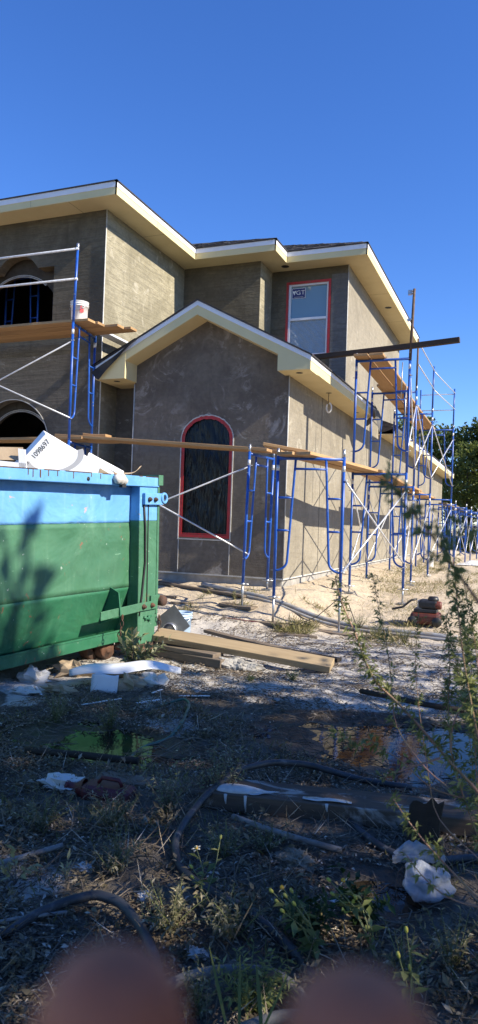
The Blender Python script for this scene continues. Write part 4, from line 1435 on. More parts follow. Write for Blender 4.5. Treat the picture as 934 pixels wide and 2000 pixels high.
m_.prism([f0, f0 + e1n * .10, f0 + e1n * .12 + E2.normalized() * .1, f0 + e1n * .05 + E2.normalized() * .10], nf * .004)
tag(m_.build('torn_corner', M['card_tan'], bx), 'torn brown corner')
b2 = empty('cardboard_box', (-4.55, 5.5, 1.75))
tag(b2, 'open white cardboard box with tan inside at the left edge of the dumpster', 'box')
m_ = MB(); c0 = Vector((-4.70, 5.30, 1.72))
m_.prism([c0, c0 + RT_ * .36, c0 + RT_ * .40 + UP_ * .20, c0 + UP_ * .24], FW_V * .02); m_.build('side_panel', M['card_white'], b2)
m_ = MB(); c1 = c0 + UP_ * .24 + FW_V * .02
m_.prism([c1 - RT_ * .2, c1 + RT_ * .36 - UP_ * .01, c1 + RT_ * .33 + UP_ * .12 + FW_V * .1, c1 - RT_ * .2 + UP_ * .13 + FW_V * .1], FW_V * .006); m_.build('flap', M['card_tan'], b2)
m_ = MB(); c2 = c0 + RT_ * .33 + UP_ * .16
m_.prism([c2, c2 + RT_ * .07 - UP_ * .02, c2 + RT_ * .055 + UP_ * .17, c2 - RT_ * .01 + UP_ * .18], FW_V * .02); m_.build('flap', M['card_white'], b2)
# rubbish heap that fills the box
def heap(u, v):
    x = -LEN * .72 + u * (LEN * .72 - .12); y = .16 + v * (WID - .32)
    h = 1.52 + .16 * noise.noise(Vector((x * 2, y * 2, 7))) + .18 * math.exp(-((x + 1.5) / .9) ** 2) * math.sin(v * math.pi)
    return DM @ Vector((x, y, h))
tag(MB().grid(heap, 40, 18, False).build('rubbish', M['paper'], None, normals=False), 'heap of torn cardboard and paper filling the dumpster', 'rubbish', kind='stuff')
m_ = MB(); m_.bar((-3.98, 5.92, 2.06), (-3.76, 6.22, 1.90), .05, .008, (-.3, -.8, .4)); tag(m_.build('plastic_strip', M['pvc']), 'thin white strip sloping beside the tipped box in the dumpster', 'strip')
m_ = MB()
def curl(u, v):
    c_ = Vector((-3.92, 6.10, 1.895)).lerp(Vector((-3.68, 6.42, 1.90)), u)
    return c_ + UP_ * (.085 * u ** 7 + .02 * v) + FW_V * .12 * v
m_.grid(curl, 14, 4)
tag(m_.build('cardboard_sheet', M['card_tan'], None, normals=False, solid=.006), 'torn cardboard sheet curling up at the dumpster corner', 'cardboard')


# ------------------------------------------------------------------ buckets
def bucket(c, r, h, mat, label, tilt=0):
    t_ = empty('bucket', c)
    tag(t_, label, 'bucket')
    c = Vector(c)
    m_ = MB()
    m_.lathe(c, [(0, 0), (r * .86, 0), (r * .87, .01), (r * .955, h * .78), (r * 1.04, h * .785), (r * 1.04, h * .80), (r * .965, h * .81), (r * .975, h * .87), (r * 1.05, h * .875), (r * 1.05, h * .89), (r * .98, h * .90), (r, h * .965), (r * 1.05, h * .97), (r * 1.05, h), (r * .95, h), (r * .94, h * .9), (r * .82, .03), (0, .03)], 28)
    m_.build('body', M[mat], t_)
    m_ = MB(); m_.tube([c + Vector((r * 1.06 * math.cos(a), -r * 1.08 * abs(math.sin(a)) * .9 - .01, h * .84 - r * .75 * math.sin(a))) for a in np.linspace(0, math.pi, 15)], .004, 6); m_.build('handle', M['galv'], t_)
    return t_


bk = bucket((-7.02, 10.03, zt2 + .026), .148, .37, 'bucket_white', 'white plastic bucket on the upper scaffold deck')
m_ = MB(); c_ = Vector((-7.02, 10.03, zt2 + .026))
for a0, a1, z0, z1 in ((-52, -34, .17, .25), (-50, -40, .26, .28), (-32, -26, .18, .24)):
    pts = [(c_ + Vector((.1455 * math.cos(R(a)), .1455 * math.sin(R(a)), z))) for (a, z) in ((a0, z0), (a1, z0), (a1, z1), (a0, z1))]
    m_.quad(*pts)
m_.build('red_print', M['logo_red'], bk, normals=False)
gzb = gz(-4.0, 8.05)
bucket((-3.92, 7.95, gz(-3.92, 7.95) - .01), .15, .33, 'bucket_blue', 'pale blue bucket on the ground behind the dumpster corner')
m_ = MB(); c_ = Vector((-3.86, 7.62, .22)); a1 = Vector((.72, .15, .62)).normalized(); a2 = Vector((-.62, -.1, .75)).normalized()
m_.prism([c_ - a1 * .16 - a2 * .16, c_ + a1 * .16 - a2 * .16, c_ + a1 * .16 + a2 * .16, c_ - a1 * .16 + a2 * .16], a1.cross(a2).normalized() * .004)
pl_ = tag(m_.build('metal_plate', M['sheet_metal']), 'square grey sheet-metal flashing leaning on the blue bucket', 'metal plate')
nf_ = a1.cross(a2).normalized()
if nf_.dot(Vector((.37, -.93, 0))) < 0: nf_ = -nf_
MB().lathe(c_ - a1 * .05 - a2 * .05 + nf_ * .006, [(.085, 0), (.09, .05), (.085, .11), (.078, .11), (.078, 0), (0, 0)], 22, nf_).build('duct_collar', M['galv'], pl_)

# ------------------------------------------------------------------ timber on the ground
plank('timber', (-3.58, 6.72, .235), (-1.70, 6.82, .085), .20, .070, 'wood_timber', 'long pale timber plank lying from the dumpster corner onto the sand', 'timber', roll=R(16), seed=2)
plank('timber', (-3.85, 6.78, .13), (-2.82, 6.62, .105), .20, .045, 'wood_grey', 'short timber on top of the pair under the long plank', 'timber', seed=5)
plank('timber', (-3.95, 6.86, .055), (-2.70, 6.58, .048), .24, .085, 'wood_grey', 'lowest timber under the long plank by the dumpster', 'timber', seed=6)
plank('timber', (-3.6, 8.05, .10), (-2.35, 7.45, .075), .10, .04, 'wood_grey', 'weathered batten behind the long pale plank', 'timber', seed=7)
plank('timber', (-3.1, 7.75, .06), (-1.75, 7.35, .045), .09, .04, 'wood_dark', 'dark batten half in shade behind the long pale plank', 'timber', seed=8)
m_ = MB()
def sp(u, v):
    a = u * 2 * math.pi; b_ = v * math.pi
    p = Vector((.24 * math.sin(b_) * math.cos(a), .13 * math.sin(b_) * math.sin(a), .075 * math.cos(b_)))
    return Vector((-2.62, 6.62, .02)) + p * (1 + .5 * noise.noise(p * 9) + .3 * noise.noise(p * 28))
m_.grid(sp, 40, 22, False)
tag(m_.build('mortar_lump', M['mortar'], None, normals=False), 'lump of set mortar under the long plank', 'mortar')
# long pipes and rods lying by the house corner
def ground_tube(name, pts, r, mat, label, cat, n=8, lift=None, sub=6):
    q = []
    for a, b_ in zip(pts[:-1], pts[1:]):
        for k in range(sub):
            u = k / sub; q.append((a[0] + (b_[0] - a[0]) * u, a[1] + (b_[1] - a[1]) * u, (a[2] if len(a) > 2 else 0) * (1 - u) + (b_[2] if len(b_) > 2 else 0) * u))
    a = pts[-1]; q.append((a[0], a[1], a[2] if len(a) > 2 else 0))
    pts3 = [Vector((x, y, gz(x, y, False) + r + z)) for x, y, z in q]
    for _ in range(3):
        pts3 = [pts3[0]] + [(pts3[i - 1] + pts3[i] * 2 + pts3[i + 1]) / 4 for i in range(1, len(pts3) - 1)] + [pts3[-1]]
    m_ = MB(); m_.tube(pts3, r, n)
    return tag(m_.build(name, M[mat]), label, cat)
ground_tube('pipe', [(-4.85, 10.62), (-3.86, 10.22), (-2.3, 9.86), (-.7, 9.62)], .036, 'pipe_grey', 'long grey pipe lying past the scaffold feet', 'pipe')
ground_tube('pipe', [(-4.4, 10.30), (-3.3, 9.98), (-1.9, 9.66), (-.4, 9.40)], .022, 'pipe_grey', 'thinner grey pipe in front of the long one', 'pipe')
plank('board', (-6.3, 10.78, gz(-6.3, 10.78) + .03), (-3.9, 10.1, gz(-3.9, 10.1) + .03), .10, .035, 'wood_grey', 'grey board lying at the foot of the gable wall', 'board', seed=15)
m_ = MB(); m_.tube([(-3.05, 9.25, .10), (-2.8, 9.2, .10), (-2.55, 9.32, .22), (-2.33, 9.50, .44), (-2.15, 9.44, .40), (-2.0, 9.3, .12)], .006, 6)
tag(m_.build('cord', M['wire']), 'thin dark cord looped over the nearest scaffold foot', 'cord')
ground_tube('cord', [(-3.9, 9.25), (-3.4, 9.2), (-3.0, 9.25)], .006, 'cord', 'thin red cord on the sand by the corner frame', 'cord')
m_ = MB(); c_ = Vector((-5.75, 10.55, gz(-5.75, 10.55)))
# scrap on the ground along the gable
for k, (x, y, l_, a, mat, lab) in enumerate(((-4.9, 9.6, .35, .4, 'wood_grey', 'small grey offcut on the sand before the gable'), (-5.4, 9.9, .5, -.2, 'wood_grey', 'narrow grey offcut beside the dumpster end'), (-4.35, 8.9, .4, .9, 'wood_dark', 'dark offcut on the sand behind the timber'), (-2.9, 8.75, .5, .2, 'wood_grey', 'flat grey offcut in front of the corner frame'))):
    z = gz(x, y) + .015
    plank('offcut', (x, y, z), (x + l_ * math.cos(a), y + l_ * math.sin(a), z + .005), .08, .03, mat, lab, 'offcut', seed=60 + k)

# small engine machine in the yard
mc = empty('engine_machine', (-1.28, 10.6, gz(-1.28, 10.6)))
tag(mc, 'small petrol machine with black engine on a rusty red base in the yard', 'machine')
c_ = Vector((-1.28, 10.6, gz(-1.28, 10.6)))
def rnd_box(c, sx, sy, sz, nm, mat, bev=.03):
    return MB().box(c.x - sx / 2, c.x + sx / 2, c.y - sy / 2, c.y + sy / 2, c.z, c.z + sz).build(nm, M[mat], mc, bevel=bev)
rnd_box(c_ + Vector((0, 0, .02)), .42, .34, .17, 'base', 'machine_red', .05)
rnd_box(c_ + Vector((0, 0, .19)), .32, .27, .05, 'deck', 'machine_black', .01)
eng = rnd_box(c_ + Vector((.03, 0, .24)), .27, .24, .13, 'engine', 'machine_black', .035)
m_ = MB(); m_.lathe(c_ + Vector((.10, -.03, .36)), [(0, 0), (.075, 0), (.08, .02), (.06, .06), (0, .065)], 16); m_.build('recoil_cover', M['machine_black'], eng)
m_ = MB(); m_.lathe(c_ + Vector((.15, -.06, .30)), [(0, -.07), (.05, -.07), (.06, -.05), (.06, .05), (.05, .07), (0, .07)], 14, (1, 0, 0)); m_.build('fuel_tank', M['machine_red'], eng)
m_ = MB()
for k in range(7):
    m_.box(c_.x - .115, c_.x - .05, c_.y - .11, c_.y + .10, c_.z + .245 + k * .017, c_.z + .253 + k * .017)
m_.build('cooling_fins', M['galv'], eng)
m_ = MB(); m_.tube([c_ + Vector((-.14, .05, .36)), c_ + Vector((-.22, .02, .34)), c_ + Vector((-.33, -.03, .24)), c_ + Vector((-.48, -.05, .20))], .016, 8); m_.build('handle', M['machine_black'], mc)
for x in (-.17, .17):
    m_ = MB(); m_.lathe(c_ + Vector((x, -.19, .07)), [(0, 0), (.065, 0), (.07, .01), (.07, .03), (0, .04)], 16, (0, 1, 0)); m_.build('wheel', M['machine_black'], mc)

# tarp at the far end
m_ = MB()
def tp(u, v):
    x = -2.0 + u * 3.2; y = 24.0 + v * 1.4
    return Vector((x, y, gz(-2, 24, False) + .02 + .20 * math.sin(math.pi * v) ** .7 * (.6 + .5 * abs(noise.noise(Vector((x * 2, y * 2, 1))))) * sstep(0, .15, u)))
m_.grid(tp, 40, 18)
tag(m_.build('tarp', M['tarp'], None, normals=False), 'crumpled white tarp on the ground by the far scaffold', 'tarp')
m_ = MB(); x, y = -2.55, 21.6; z = gz(x, y, False)
bucket((x, y, z), .12, .26, 'bucket_white', 'tiny white bucket at the foot of the far scaffold')

# ------------------------------------------------------------------ rubbish on the ground before the dumpster
m_ = MB()
def sh(u, v):
    x0, y0 = -3.62, 5.22; x1, y1 = -2.86, 5.86
    x = x0 + (x1 - x0) * u; y = y0 + (y1 - y0) * u
    wd = .165 * math.sin(math.pi * min(1, u ** .8 * .95 + .04)) ** 1.15
    nx_, ny_ = .62, -.78
    return Vector((x + nx_ * wd * (v - .5) * 2, y + ny_ * wd * (v - .5) * 2, .095 + .055 * math.sin(u * math.pi) + .03 * math.cos((v - .5) * 5) + .015 * math.sin(u * 11)))
m_.grid(sh, 30, 8)
sheet = tag(m_.build('bent_sheet', M['sheet_white'], None, normals=False, solid=.003), 'long bent white metal sheet lying in front of the dumpster', 'metal sheet')
m_ = MB(); m_.grid(lambda u, v: Vector((-3.33 + u * .20, 5.13 + .10 * u - .02 * v, .135 - .15 * v + .01 * math.sin(6 * u))), 6, 6)
tag(m_.build('white_panel', M['sheet_white'], None, normals=False, solid=.004), 'small white ribbed panel hanging below the bent sheet', 'panel')
def crumple(c, sx, sy, sz, seed, n=14):
    m_ = MB()
    def fn(u, v):
        a = u * 2 * math.pi; b_ = v * math.pi
        p = Vector((math.sin(b_) * math.cos(a), math.sin(b_) * math.sin(a), math.cos(b_)))
        k = 1 + .75 * noise.noise(p * 2.2 + Vector((seed, seed, 0))) + .3 * noise.noise(p * 6 + Vector((seed, 0, 0)))
        return Vector(c) + Vector((p.x * sx * k, p.y * sy * k, max(-.4, p.z) * sz * k))
    m_.grid(fn, n, n // 2 + 2, False)
    return m_
for k, (x, y, sx, sy, sz, mat, lab) in enumerate((
        (-3.10, 5.35, .12, .09, .09, 'card_tan', 'crumpled brown paper under the bent sheet, nearest its flap'), (-2.95, 5.50, .13, .09, .08, 'paper', 'crumpled grey paper under the far end of the bent sheet'),
        (-3.86, 5.62, .20, .13, .09, 'card_tan', 'brown cardboard heap against the dumpster foot'), (-4.02, 5.25, .14, .10, .09, 'paper', 'pale crumpled paper under the dumpster rail'),
        (-3.55, 5.00, .14, .07, .04, 'card_tan', 'flattened brown carton left of the bent sheet'), (-3.80, 4.86, .12, .08, .035, 'paper', 'torn pale paper at the left edge of the rubbish'),
        (-3.42, 5.62, .10, .08, .05, 'card_tan', 'small brown carton piece behind the bent sheet'))):
    tag(crumple((x, y, gz(x, y) + .02), sx, sy, sz, k * 3.3).build('crumpled_paper', M[mat], None, normals=False), lab, 'paper')
for k, (x, y, l_, a) in enumerate(((-3.15, 4.72, .34, 1.0), (-2.78, 4.92, .20, .9), (-2.60, 5.30, .26, .35), (-2.82, 5.25, .12, 1.3), (-3.62, 4.85, .28, 2.4))):
    z = gz(x, y) + .012
    m_ = MB(); m_.bar((x, y, z), (x + l_ * math.cos(a), y + l_ * math.sin(a), z + .01), .018, .006)
    tag(m_.build('plastic_strip', M['pvc']), ('longest thin white strip on the dark soil before the rubbish', 'short white strip on the soil right of the longest one', 'white strip on the pale sand', 'stub of white strip beside the brown paper', 'white strip at the left of the rubbish')[k], 'strip')

# the half-sunk beam across the mud, hoses, stump, bag, can
plank('beam', (-1.50, 3.39, .055), (.85, 3.92, .045), .235, .085, 'wood_beam', 'half-sunk dark timber beam smeared with white plaster across the mud', 'beam', seed=1)
bd = Vector((2.57, .58, -.01)).normalized(); bs = Vector((0, 0, 1)).cross(bd).normalized(); b0 = Vector((-1.72, 3.34, .056))
def smear(u0, u1, v0, v1, seed, name='plaster_smear'):
    m_ = MB()
    def fn(u, v):
        t_ = u0 + (u1 - u0) * u; e = .035 * noise.noise(Vector((t_ * 7, v * 3, seed)))
        tp_ = max(.02, math.sin(math.pi * u)) ** .6 * (.75 + .6 * noise.noise(Vector((t_ * 11, seed, 3)))); cm_ = (v0 + v1) / 2 + .02 * noise.noise(Vector((t_ * 5, seed, 9)))
        s_ = cm_ + (v1 - v0) * (v - .5) * tp_ + e * (1 if v > .5 else -1)
        hh = .0445 + .006 * math.sin(math.pi * v) * math.sin(math.pi * u) + .003 * noise.noise(Vector((t_ * 20, s_ * 20, seed)))
        return b0 + bd * t_ + bs * s_ + Vector((0, 0, hh))
    m_.grid(fn, 26, 8)
    return m_
for k, (a, b_, c_, d_) in enumerate(((.26, .62, -.08, .0), (.74, .98, -.09, -.055))):
    tag(smear(a, b_, c_, d_, k * 2.1).build('plaster_spill', M['plaster'], None, normals=False), ('widest plaster spill on the near end of the dark beam', 'thin plaster smear in the middle of the beam edge', 'plaster smear beside the stump end of the beam', 'plaster smear on the far side of the beam', 'plaster smear by the hose on the beam')[k], 'plaster')
m_ = MB(); q = b0 + bd * .46 - bs * .097
def blob(u, v):
    a = u * 2 * math.pi; b_ = v * math.pi
    return b0 + bd * (.40 + .13 * math.sin(b_) * math.cos(a)) + bs * (-.045 + .055 * math.sin(b_) * math.sin(a)) + Vector((0, 0, .044 + .018 * math.cos(b_)))
m_.grid(blob, 18, 8)
tag(m_.build('plaster_lump', M['plaster'], None, normals=False), 'white plaster lump on the front edge of the beam', 'plaster')
for k, (t_, l_) in enumerate(((.36, .04), (.46, .07), (.86, .03))):
    p = b0 + bd * t_ - bs * .120
    m_ = MB(); m_.tube([p + Vector((0, 0, .042)), p + Vector((0, 0, .036 - l_ * .5)), p + Vector((.004, 0, .036 - l_))], [.009, .006, .003], 6)
    tag(m_.build('plaster_drip', M['plaster']), ('plaster drip on the beam front nearest the hose', 'longest plaster drip on the beam front', 'plaster drip right of the lump on the beam', 'last plaster drip before the stump', 'plaster drip just beside the longest one')[k], 'plaster')
plank('board', (-2.15, 3.42, .02), (-1.55, 3.50, .02), .13, .02, 'wood_grey', 'thin wet board beside the red container', 'board', seed=41)

ground_tube('hose', [(-.55, 4.12), (-.81, 4.02, .02), (-1.10, 3.94, .08), (-1.26, 3.82, .10), (-1.38, 3.56, .11), (-1.43, 3.27, .07), (-1.43, 3.04, .03), (-1.385, 2.83, .02), (-1.29, 2.68), (-1.17, 2.59), (-1.01, 2.52), (-.88, 2.46), (-.76, 2.39), (-.64, 2.29), (-.56, 2.18), (-.52, 2.0), (-.5, 1.6)], .0178, 'hose_black', 'long black ribbed hose curving over the beam and down the foreground', 'hose', 12)
ground_tube('hose', [(-2.0, 1.75), (-1.6, 1.98, .01), (-1.58, 2.12, .02), (-1.52, 2.23, .03), (-1.44, 2.30, .04), (-1.33, 2.29, .04), (-1.205, 2.21, .03), (-1.09, 2.10, .02), (-1.02, 2.01, .01), (-.95, 1.9), (-.90, 1.7)], .0178, 'hose_black', 'black hose arching through the leaves at the lower left', 'hose', 12)
ground_tube('hose', [(-1.10, 1.80), (-1.00, 1.94, .01), (-.93, 2.01, .03), (-.85, 2.06, .04), (-.77, 2.10, .04), (-.68, 2.12, .04), (-.60, 2.11, .02), (-.52, 2.03), (-.45, 1.85)], .018, 'hose_grey', 'pale grey hose loop between the fingers at the bottom', 'hose', 12)
ground_tube('hose', [(-.85, 1.62), (-.72, 1.86, .02), (-.60, 1.98, .03), (-.47, 2.02, .02), (-.3, 1.9)], .018, 'hose_grey', 'grey hose bend at the bottom edge beside the finger', 'hose', 12)
ground_tube('hose', [(-.80, 3.50, .01), (-.73, 3.42), (-.57, 3.26), (-.45, 3.20), (-.32, 3.22), (-.15, 3.33), (.2, 3.5)], .0178, 'hose_black', 'black hose running from under the beam past the stump', 'hose', 12)
ground_tube('hose', [(-2.62, 4.74), (-2.60, 4.86), (-2.47, 5.14, .03), (-2.36, 5.02, .03), (-2.20, 4.55, .02), (-2.17, 4.30), (-2.28, 4.12), (-2.22, 3.86), (-2.16, 3.75)], .011, 'hose_green', 'thin green hose looping on the mud', 'hose', 8)
m_ = MB()
def stp(u, v):
    a = u * 2 * math.pi
    r = .050 * (1 + .22 * math.sin(a * 2 + .6) + .12 * noise.noise(Vector((math.cos(a) * 2, math.sin(a) * 2, v * 2.4))))
    top = .205 + .03 * math.cos(a + 1.0) + .012 * math.sin(5 * a)
    return Vector((-.40 + r * 1.25 * math.cos(a) + .02 * v, 3.36 + r * .85 * math.sin(a), gz(-.4, 3.36, False) - .06 + v * (top + .06)))
m_.grid(stp, 30, 14)
tops = [stp(k / 30, 1) for k in range(30)]; ctr = sum(tops, Vector()) / 30 - Vector((0, 0, .02))
for k in range(30):
    m_.add([tops[k], tops[(k + 1) % 30], ctr], [(0, 1, 2)])
tag(m_.build('stump', M['wood_dark'], None, normals=False), 'short dark wooden post stump in front of the beam', 'stump')
m_ = MB()
def bagf(u, v):
    a = u * 2 * math.pi; b_ = v * math.pi
    p = Vector((math.sin(b_) * math.cos(a), math.sin(b_) * math.sin(a), math.cos(b_)))
    k = 1 + .42 * noise.noise(p * 1.7 + Vector((5, 1, 0))) + .16 * noise.noise(p * 3.6)
    return Vector((-.325, 2.98, gz(-.325, 2.98, False) + .06)) + Vector((p.x * .09 * k, p.y * .095 * k, max(-.55, p.z) * .066 * k))
m_.grid(bagf, 48, 30)
def bagh(x0, y0, dx, dy, h, seed):
    return lambda u, v: Vector((x0 + dx * u + .02 * noise.noise(Vector((u * 3, v * 3, seed))), y0 + dy * u + .035 * noise.noise(Vector((u * 2.2, v * 2.5, seed + 4))), .06 + h * .7 * v * math.sin(math.pi * (.12 + .76 * u)) ** .8 + .02 * noise.noise(Vector((u * 6, v * 5, seed)))))
m_.grid(bagh(-.47, 3.02, .20, .08, .13, 1), 14, 10)
tag(m_.build('plastic_bag', M['bag'], None, normals=False), 'crumpled translucent white plastic bag in the mud', 'bag')
can = empty('fuel_can', (-1.97, 3.22, .0)); tag(can, 'dark red plastic container lying on its side beside the mud', 'container')
q0 = Vector((-2.10, 3.20, .030)); q1 = Vector((-1.83, 3.25, .012))
m_ = MB(); dd = (q1 - q0).normalized()
m_.bar(q0, q1, .15, .085); m_.build('body', M['red_plastic'], can, bevel=.03)
m_ = MB(); m_.lathe(q0, [(.052, 0), (.035, .03), (.022, .05), (.022, .085), (.026, .085), (.026, .10), (0, .10)], 14, -dd); m_.build('spout', M['red_plastic'], can)
m_ = MB(); s_ = Vector((0, 0, 1))
m_.tube([q0 + dd * .08 + s_ * .045, q0 + dd * .10 + s_ * .075, q0 + dd * .19 + s_ * .075, q0 + dd * .21 + s_ * .045], .011, 7); m_.build('handle', M['red_plastic'], can)
tag(crumple((-2.24, 3.22, .02), .13, .07, .045, 31).build('crumpled_paper', M['paper'], None, normals=False), 'pale paper scrap at the spout of the red container', 'paper')
def rock(c, s_, seed):
    m_ = MB()
    def fn(u, v):
        a = u * 2 * math.pi; b_ = v * math.pi
        p = Vector((math.sin(b_) * math.cos(a), math.sin(b_) * math.sin(a), math.cos(b_)))
        return Vector(c) + Vector((p.x * 1.3, p.y, p.z * .6)) * s_ * (1 + .5 * noise.noise(p * 2 + Vector((seed, 0, 0))) + .35 * noise.noise(p * 6) + .15 * noise.noise(p * 14))
    m_.grid(fn, 40, 24, False)
    return m_
tag(rock((-.88, 2.98, .0), .060, 4).build('clod', M['clod'], None, normals=False), 'crumbly tan clod of earth in front of the beam', 'clod')
for k, (x, y, lab) in enumerate(((-1.66, 2.55, 'torn pale paper scrap among the leaves, lower left'), (-1.30, 2.42, 'white paper scrap in the leaves beside the hose'), (-.98, 2.20, 'white crumpled scrap below the long hose'), (-.62, 2.72, 'small white scrap near the flowers'))):
    tag(crumple((x, y, gz(x, y) + .01), .035, .028, .014, 40 + k).build('paper_scrap', M['paper'], None, normals=False), lab, 'paper')

# ------------------------------------------------------------------ plants
def gzv(x, y):
    return np.array([gz(a, b_) for a, b_ in zip(x, y)])


def scatter(n, x0, x1, y0, y1, keep):
    xs_, ys_ = [], []
    while len(xs_) < n:
        x = rng.uniform(x0, x1); y = rng.uniform(y0, y1)
        if rng.random() < keep(x, y):
            xs_.append(x); ys_.append(y)
    return np.array(xs_), np.array(ys_)


def litter_keep(x, y):
    k = .25 + .9 * noise.noise(Vector((x * 1.7, y * 1.7, 12)))
    if y > 4.2: k = k * .6 + .08
    if y > 5.2: k *= .4
    if x > -1.0 and 2.6 < y: k *= .7
    return k * (0 if pud(x, y) > .034 else 1)


x, y = scatter(52000, -3.6, .5, 1.4, 7.4, litter_keep)
n = len(x); pos = np.stack([x, y, gzv(x, y) + rng.uniform(.002, .022, n)], 1)
me = leaves_mesh('leaf_litter', pos, rdir(n, -.25, .35), np.tile([0, 0, 1.0], (n, 1)) + rng.normal(0, .45, (n, 3)), rng.uniform(.010, .036, n), rng.uniform(.005, .013, n), rng.random(n) ** 1.25, .3, .25)
tag(link_mesh('leaf_litter', me, M['litter']), 'dry brown leaves scattered over the foreground soil', 'leaf litter', kind='stuff')

x, y = scatter(9000, -4.2, .3, 5.2, 9.4, lambda a, b_: max(0, .15 + .8 * noise.noise(Vector((a * 1.3, b_ * 2.1, 71)))))
n = len(x); pos = np.stack([x, y, gzv(x, y) + rng.uniform(.001, .014, n)], 1)
me = leaves_mesh('leaf_litter', pos, rdir(n, -.2, .3), np.tile([0, 0, 1.0], (n, 1)) + rng.normal(0, .4, (n, 3)), rng.uniform(.015, .06, n), rng.uniform(.005, .016, n), rng.random(n) ** 2 * .6, .3, .2)
tag(link_mesh('leaf_litter', me, M['litter']), 'dark bits of bark and leaves over the pale sand', 'leaf litter', kind='stuff')

# twigs lying about
mb = MB()
x, y = scatter(3400, -3.6, .4, 1.6, 9.0, lambda a, b_: .6 if b_ < 5.4 else .40)
for a, b_ in zip(x, y):
    l_ = rng.uniform(.06, .34); an = rng.uniform(0, 6.28); k = rng.uniform(-.5, .5)
    pts = []
    for q in (0, .35, .7, 1):
        px_, py_ = a + l_ * q * math.cos(an + k * q), b_ + l_ * q * math.sin(an + k * q)
        pts.append((px_, py_, gz(px_, py_) + .006 + .03 * rng.random() * (q > .3)))
    mb.tube(pts, [.0030 * rng.uniform(.5, 1.5), .0024, .0019, .0010], 4, False)
o = mb.build('twigs', M['twig'], None, normals=False); tag(o, 'thin dead twigs strewn over soil and sand', 'twigs', kind='stuff')
# thick sticks one can pick out
for k, (p, r, mat, lab) in enumerate((
        ([(-2.05, 2.20, .01), (-1.90, 2.42, .03), (-1.82, 2.62, .02)], .012, 'twig_grey', 'grey bare stick at the left edge of the leaves'),
        ([(-1.25, 3.18, .03), (-1.05, 3.08, .05), (-.85, 3.10, .03), (-.72, 3.16, .0)], .014, 'twig_grey', 'pale branch lying in front of the beam'),
        ([(-1.75, 1.98, .0), (-1.62, 2.05, .04), (-1.5, 2.2, .02)], .007, 'twig_grey', 'thin pale stick below the left hose'),
        ([(-2.75, 3.55, .02), (-2.40, 3.60, .04), (-2.05, 3.68, .03)], .022, 'wood_dark', 'dark rotten branch at the near edge of the green puddle'),
        ([(-1.25, 6.05, .02), (-1.0, 5.90, .05), (-.7, 5.85, .04), (-.3, 5.95, .0)], .022, 'wood_dark', 'dark branch on the sand beyond the puddle'))):
    ground_tube('stick', p, r, mat, lab, 'stick', 7)

# grass and dry weeds in the yard
def blades(n, x0, x1, y0, y1, keep, l0, l1, name, label, tint=None):
    x, y = scatter(n, x0, x1, y0, y1, keep)
    pos = np.stack([x, y, gzv(x, y) - .004], 1)
    d = rdir(n, .15, 1); ln = rng.uniform(l0, l1, n)
    me = leaves_mesh(name, pos, d, rdir(n), ln, ln * .03 + .0022, rng.random(n) if tint is None else tint(n), .2, .35)
    return tag(link_mesh(name, me, M['grass']), label, 'grass', kind='stuff')


blades(14000, -3.4, 1.2, 10.4, 24, lambda a, b_: max(0, .18 + .7 * noise.noise(Vector((a * .9, b_ * .7, 2)))) * sstep(-3.3, -2.6, a), .03, .12, 'grass', 'sparse yellow-green grass in the sandy yard')
blades(3200, -4.6, .6, 8.9, 10.6, lambda a, b_: max(0, -.10 + 1.1 * noise.noise(Vector((a * 1.6, b_ * 2.2, 5)))), .04, .16, 'grass', 'thin grass tufts around the pipes and scaffold feet')
blades(2400, -3.4, .5, 1.6, 5.0, lambda a, b_: max(0, .05 + .9 * noise.noise(Vector((a * 1.9, b_ * 1.9, 8)))) * (0 if pud(a, b_) > .03 else 1), .03, .09, 'grass', 'dry and green grass blades among the foreground leaves')


cx2, cy2 = scatter(230, -3.3, .4, 1.5, 4.9, lambda a, b_: (.95 if a < -1.0 or b_ < 2.9 else .35) * (.4 + .8 * noise.noise(Vector((a * 1.4, b_ * 1.4, 50))) + .2) * (0 if pud(a, b_) > .02 else 1))
PP, DD, LL = [], [], []
for a, b_ in zip(cx2, cy2):
    k = int(rng.integers(35, 95)); r_ = rng.uniform(.05, .16); h_ = rng.uniform(.02, .11)
    q = rng.normal(0, r_ * .55, (k, 2)); zz = gz(a, b_, False) + np.abs(rng.normal(0, h_ * .6, k)) * np.exp(-(q ** 2).sum(1) / (r_ * r_))
    PP.append(np.stack([a + q[:, 0], b_ + q[:, 1], zz + .004], 1)); DD.append(rdir(k, -.1, .9)); LL.append(rng.uniform(.012, .042, k) * rng.uniform(.7, 1.2))
PP = np.concatenate(PP); DD = np.concatenate(DD); LL = np.concatenate(LL); n = len(PP)
me = leaves_mesh('ground_cover', PP, DD, np.tile([0, 0, 1.0], (n, 1)) + rng.normal(0, .5, (n, 3)), LL, LL * rng.uniform(.25, .48, n), np.clip(rng.random(n) * .9 + .1 * (rng.random(n) > .7), 0, 1), .22, .2)
tag(link_mesh('ground_cover', me, M['cover']), 'low dusty weeds and dry leaves matting the foreground', 'ground cover', kind='stuff')
x, y = scatter(2600, -3.3, .4, 1.5, 4.9, lambda a, b_: (.3 + .6 * noise.noise(Vector((a * 1.2, b_ * 1.2, 61)))) * (0 if pud(a, b_) > .012 else 1))
n = len(x); pos = np.stack([x, y, gzv(x, y)], 1); ln = rng.uniform(.05, .22, n)
me = leaves_mesh('dry_stalks', pos, rdir(n, .0, .8), rdir(n), ln, rng.uniform(.0022, .0045, n), rng.uniform(.25, 1, n), .2, .12)
tag(link_mesh('dry_stalks', me, M['litter']), 'thin dry straw stalks across the foreground', 'dry stalks', kind='stuff')


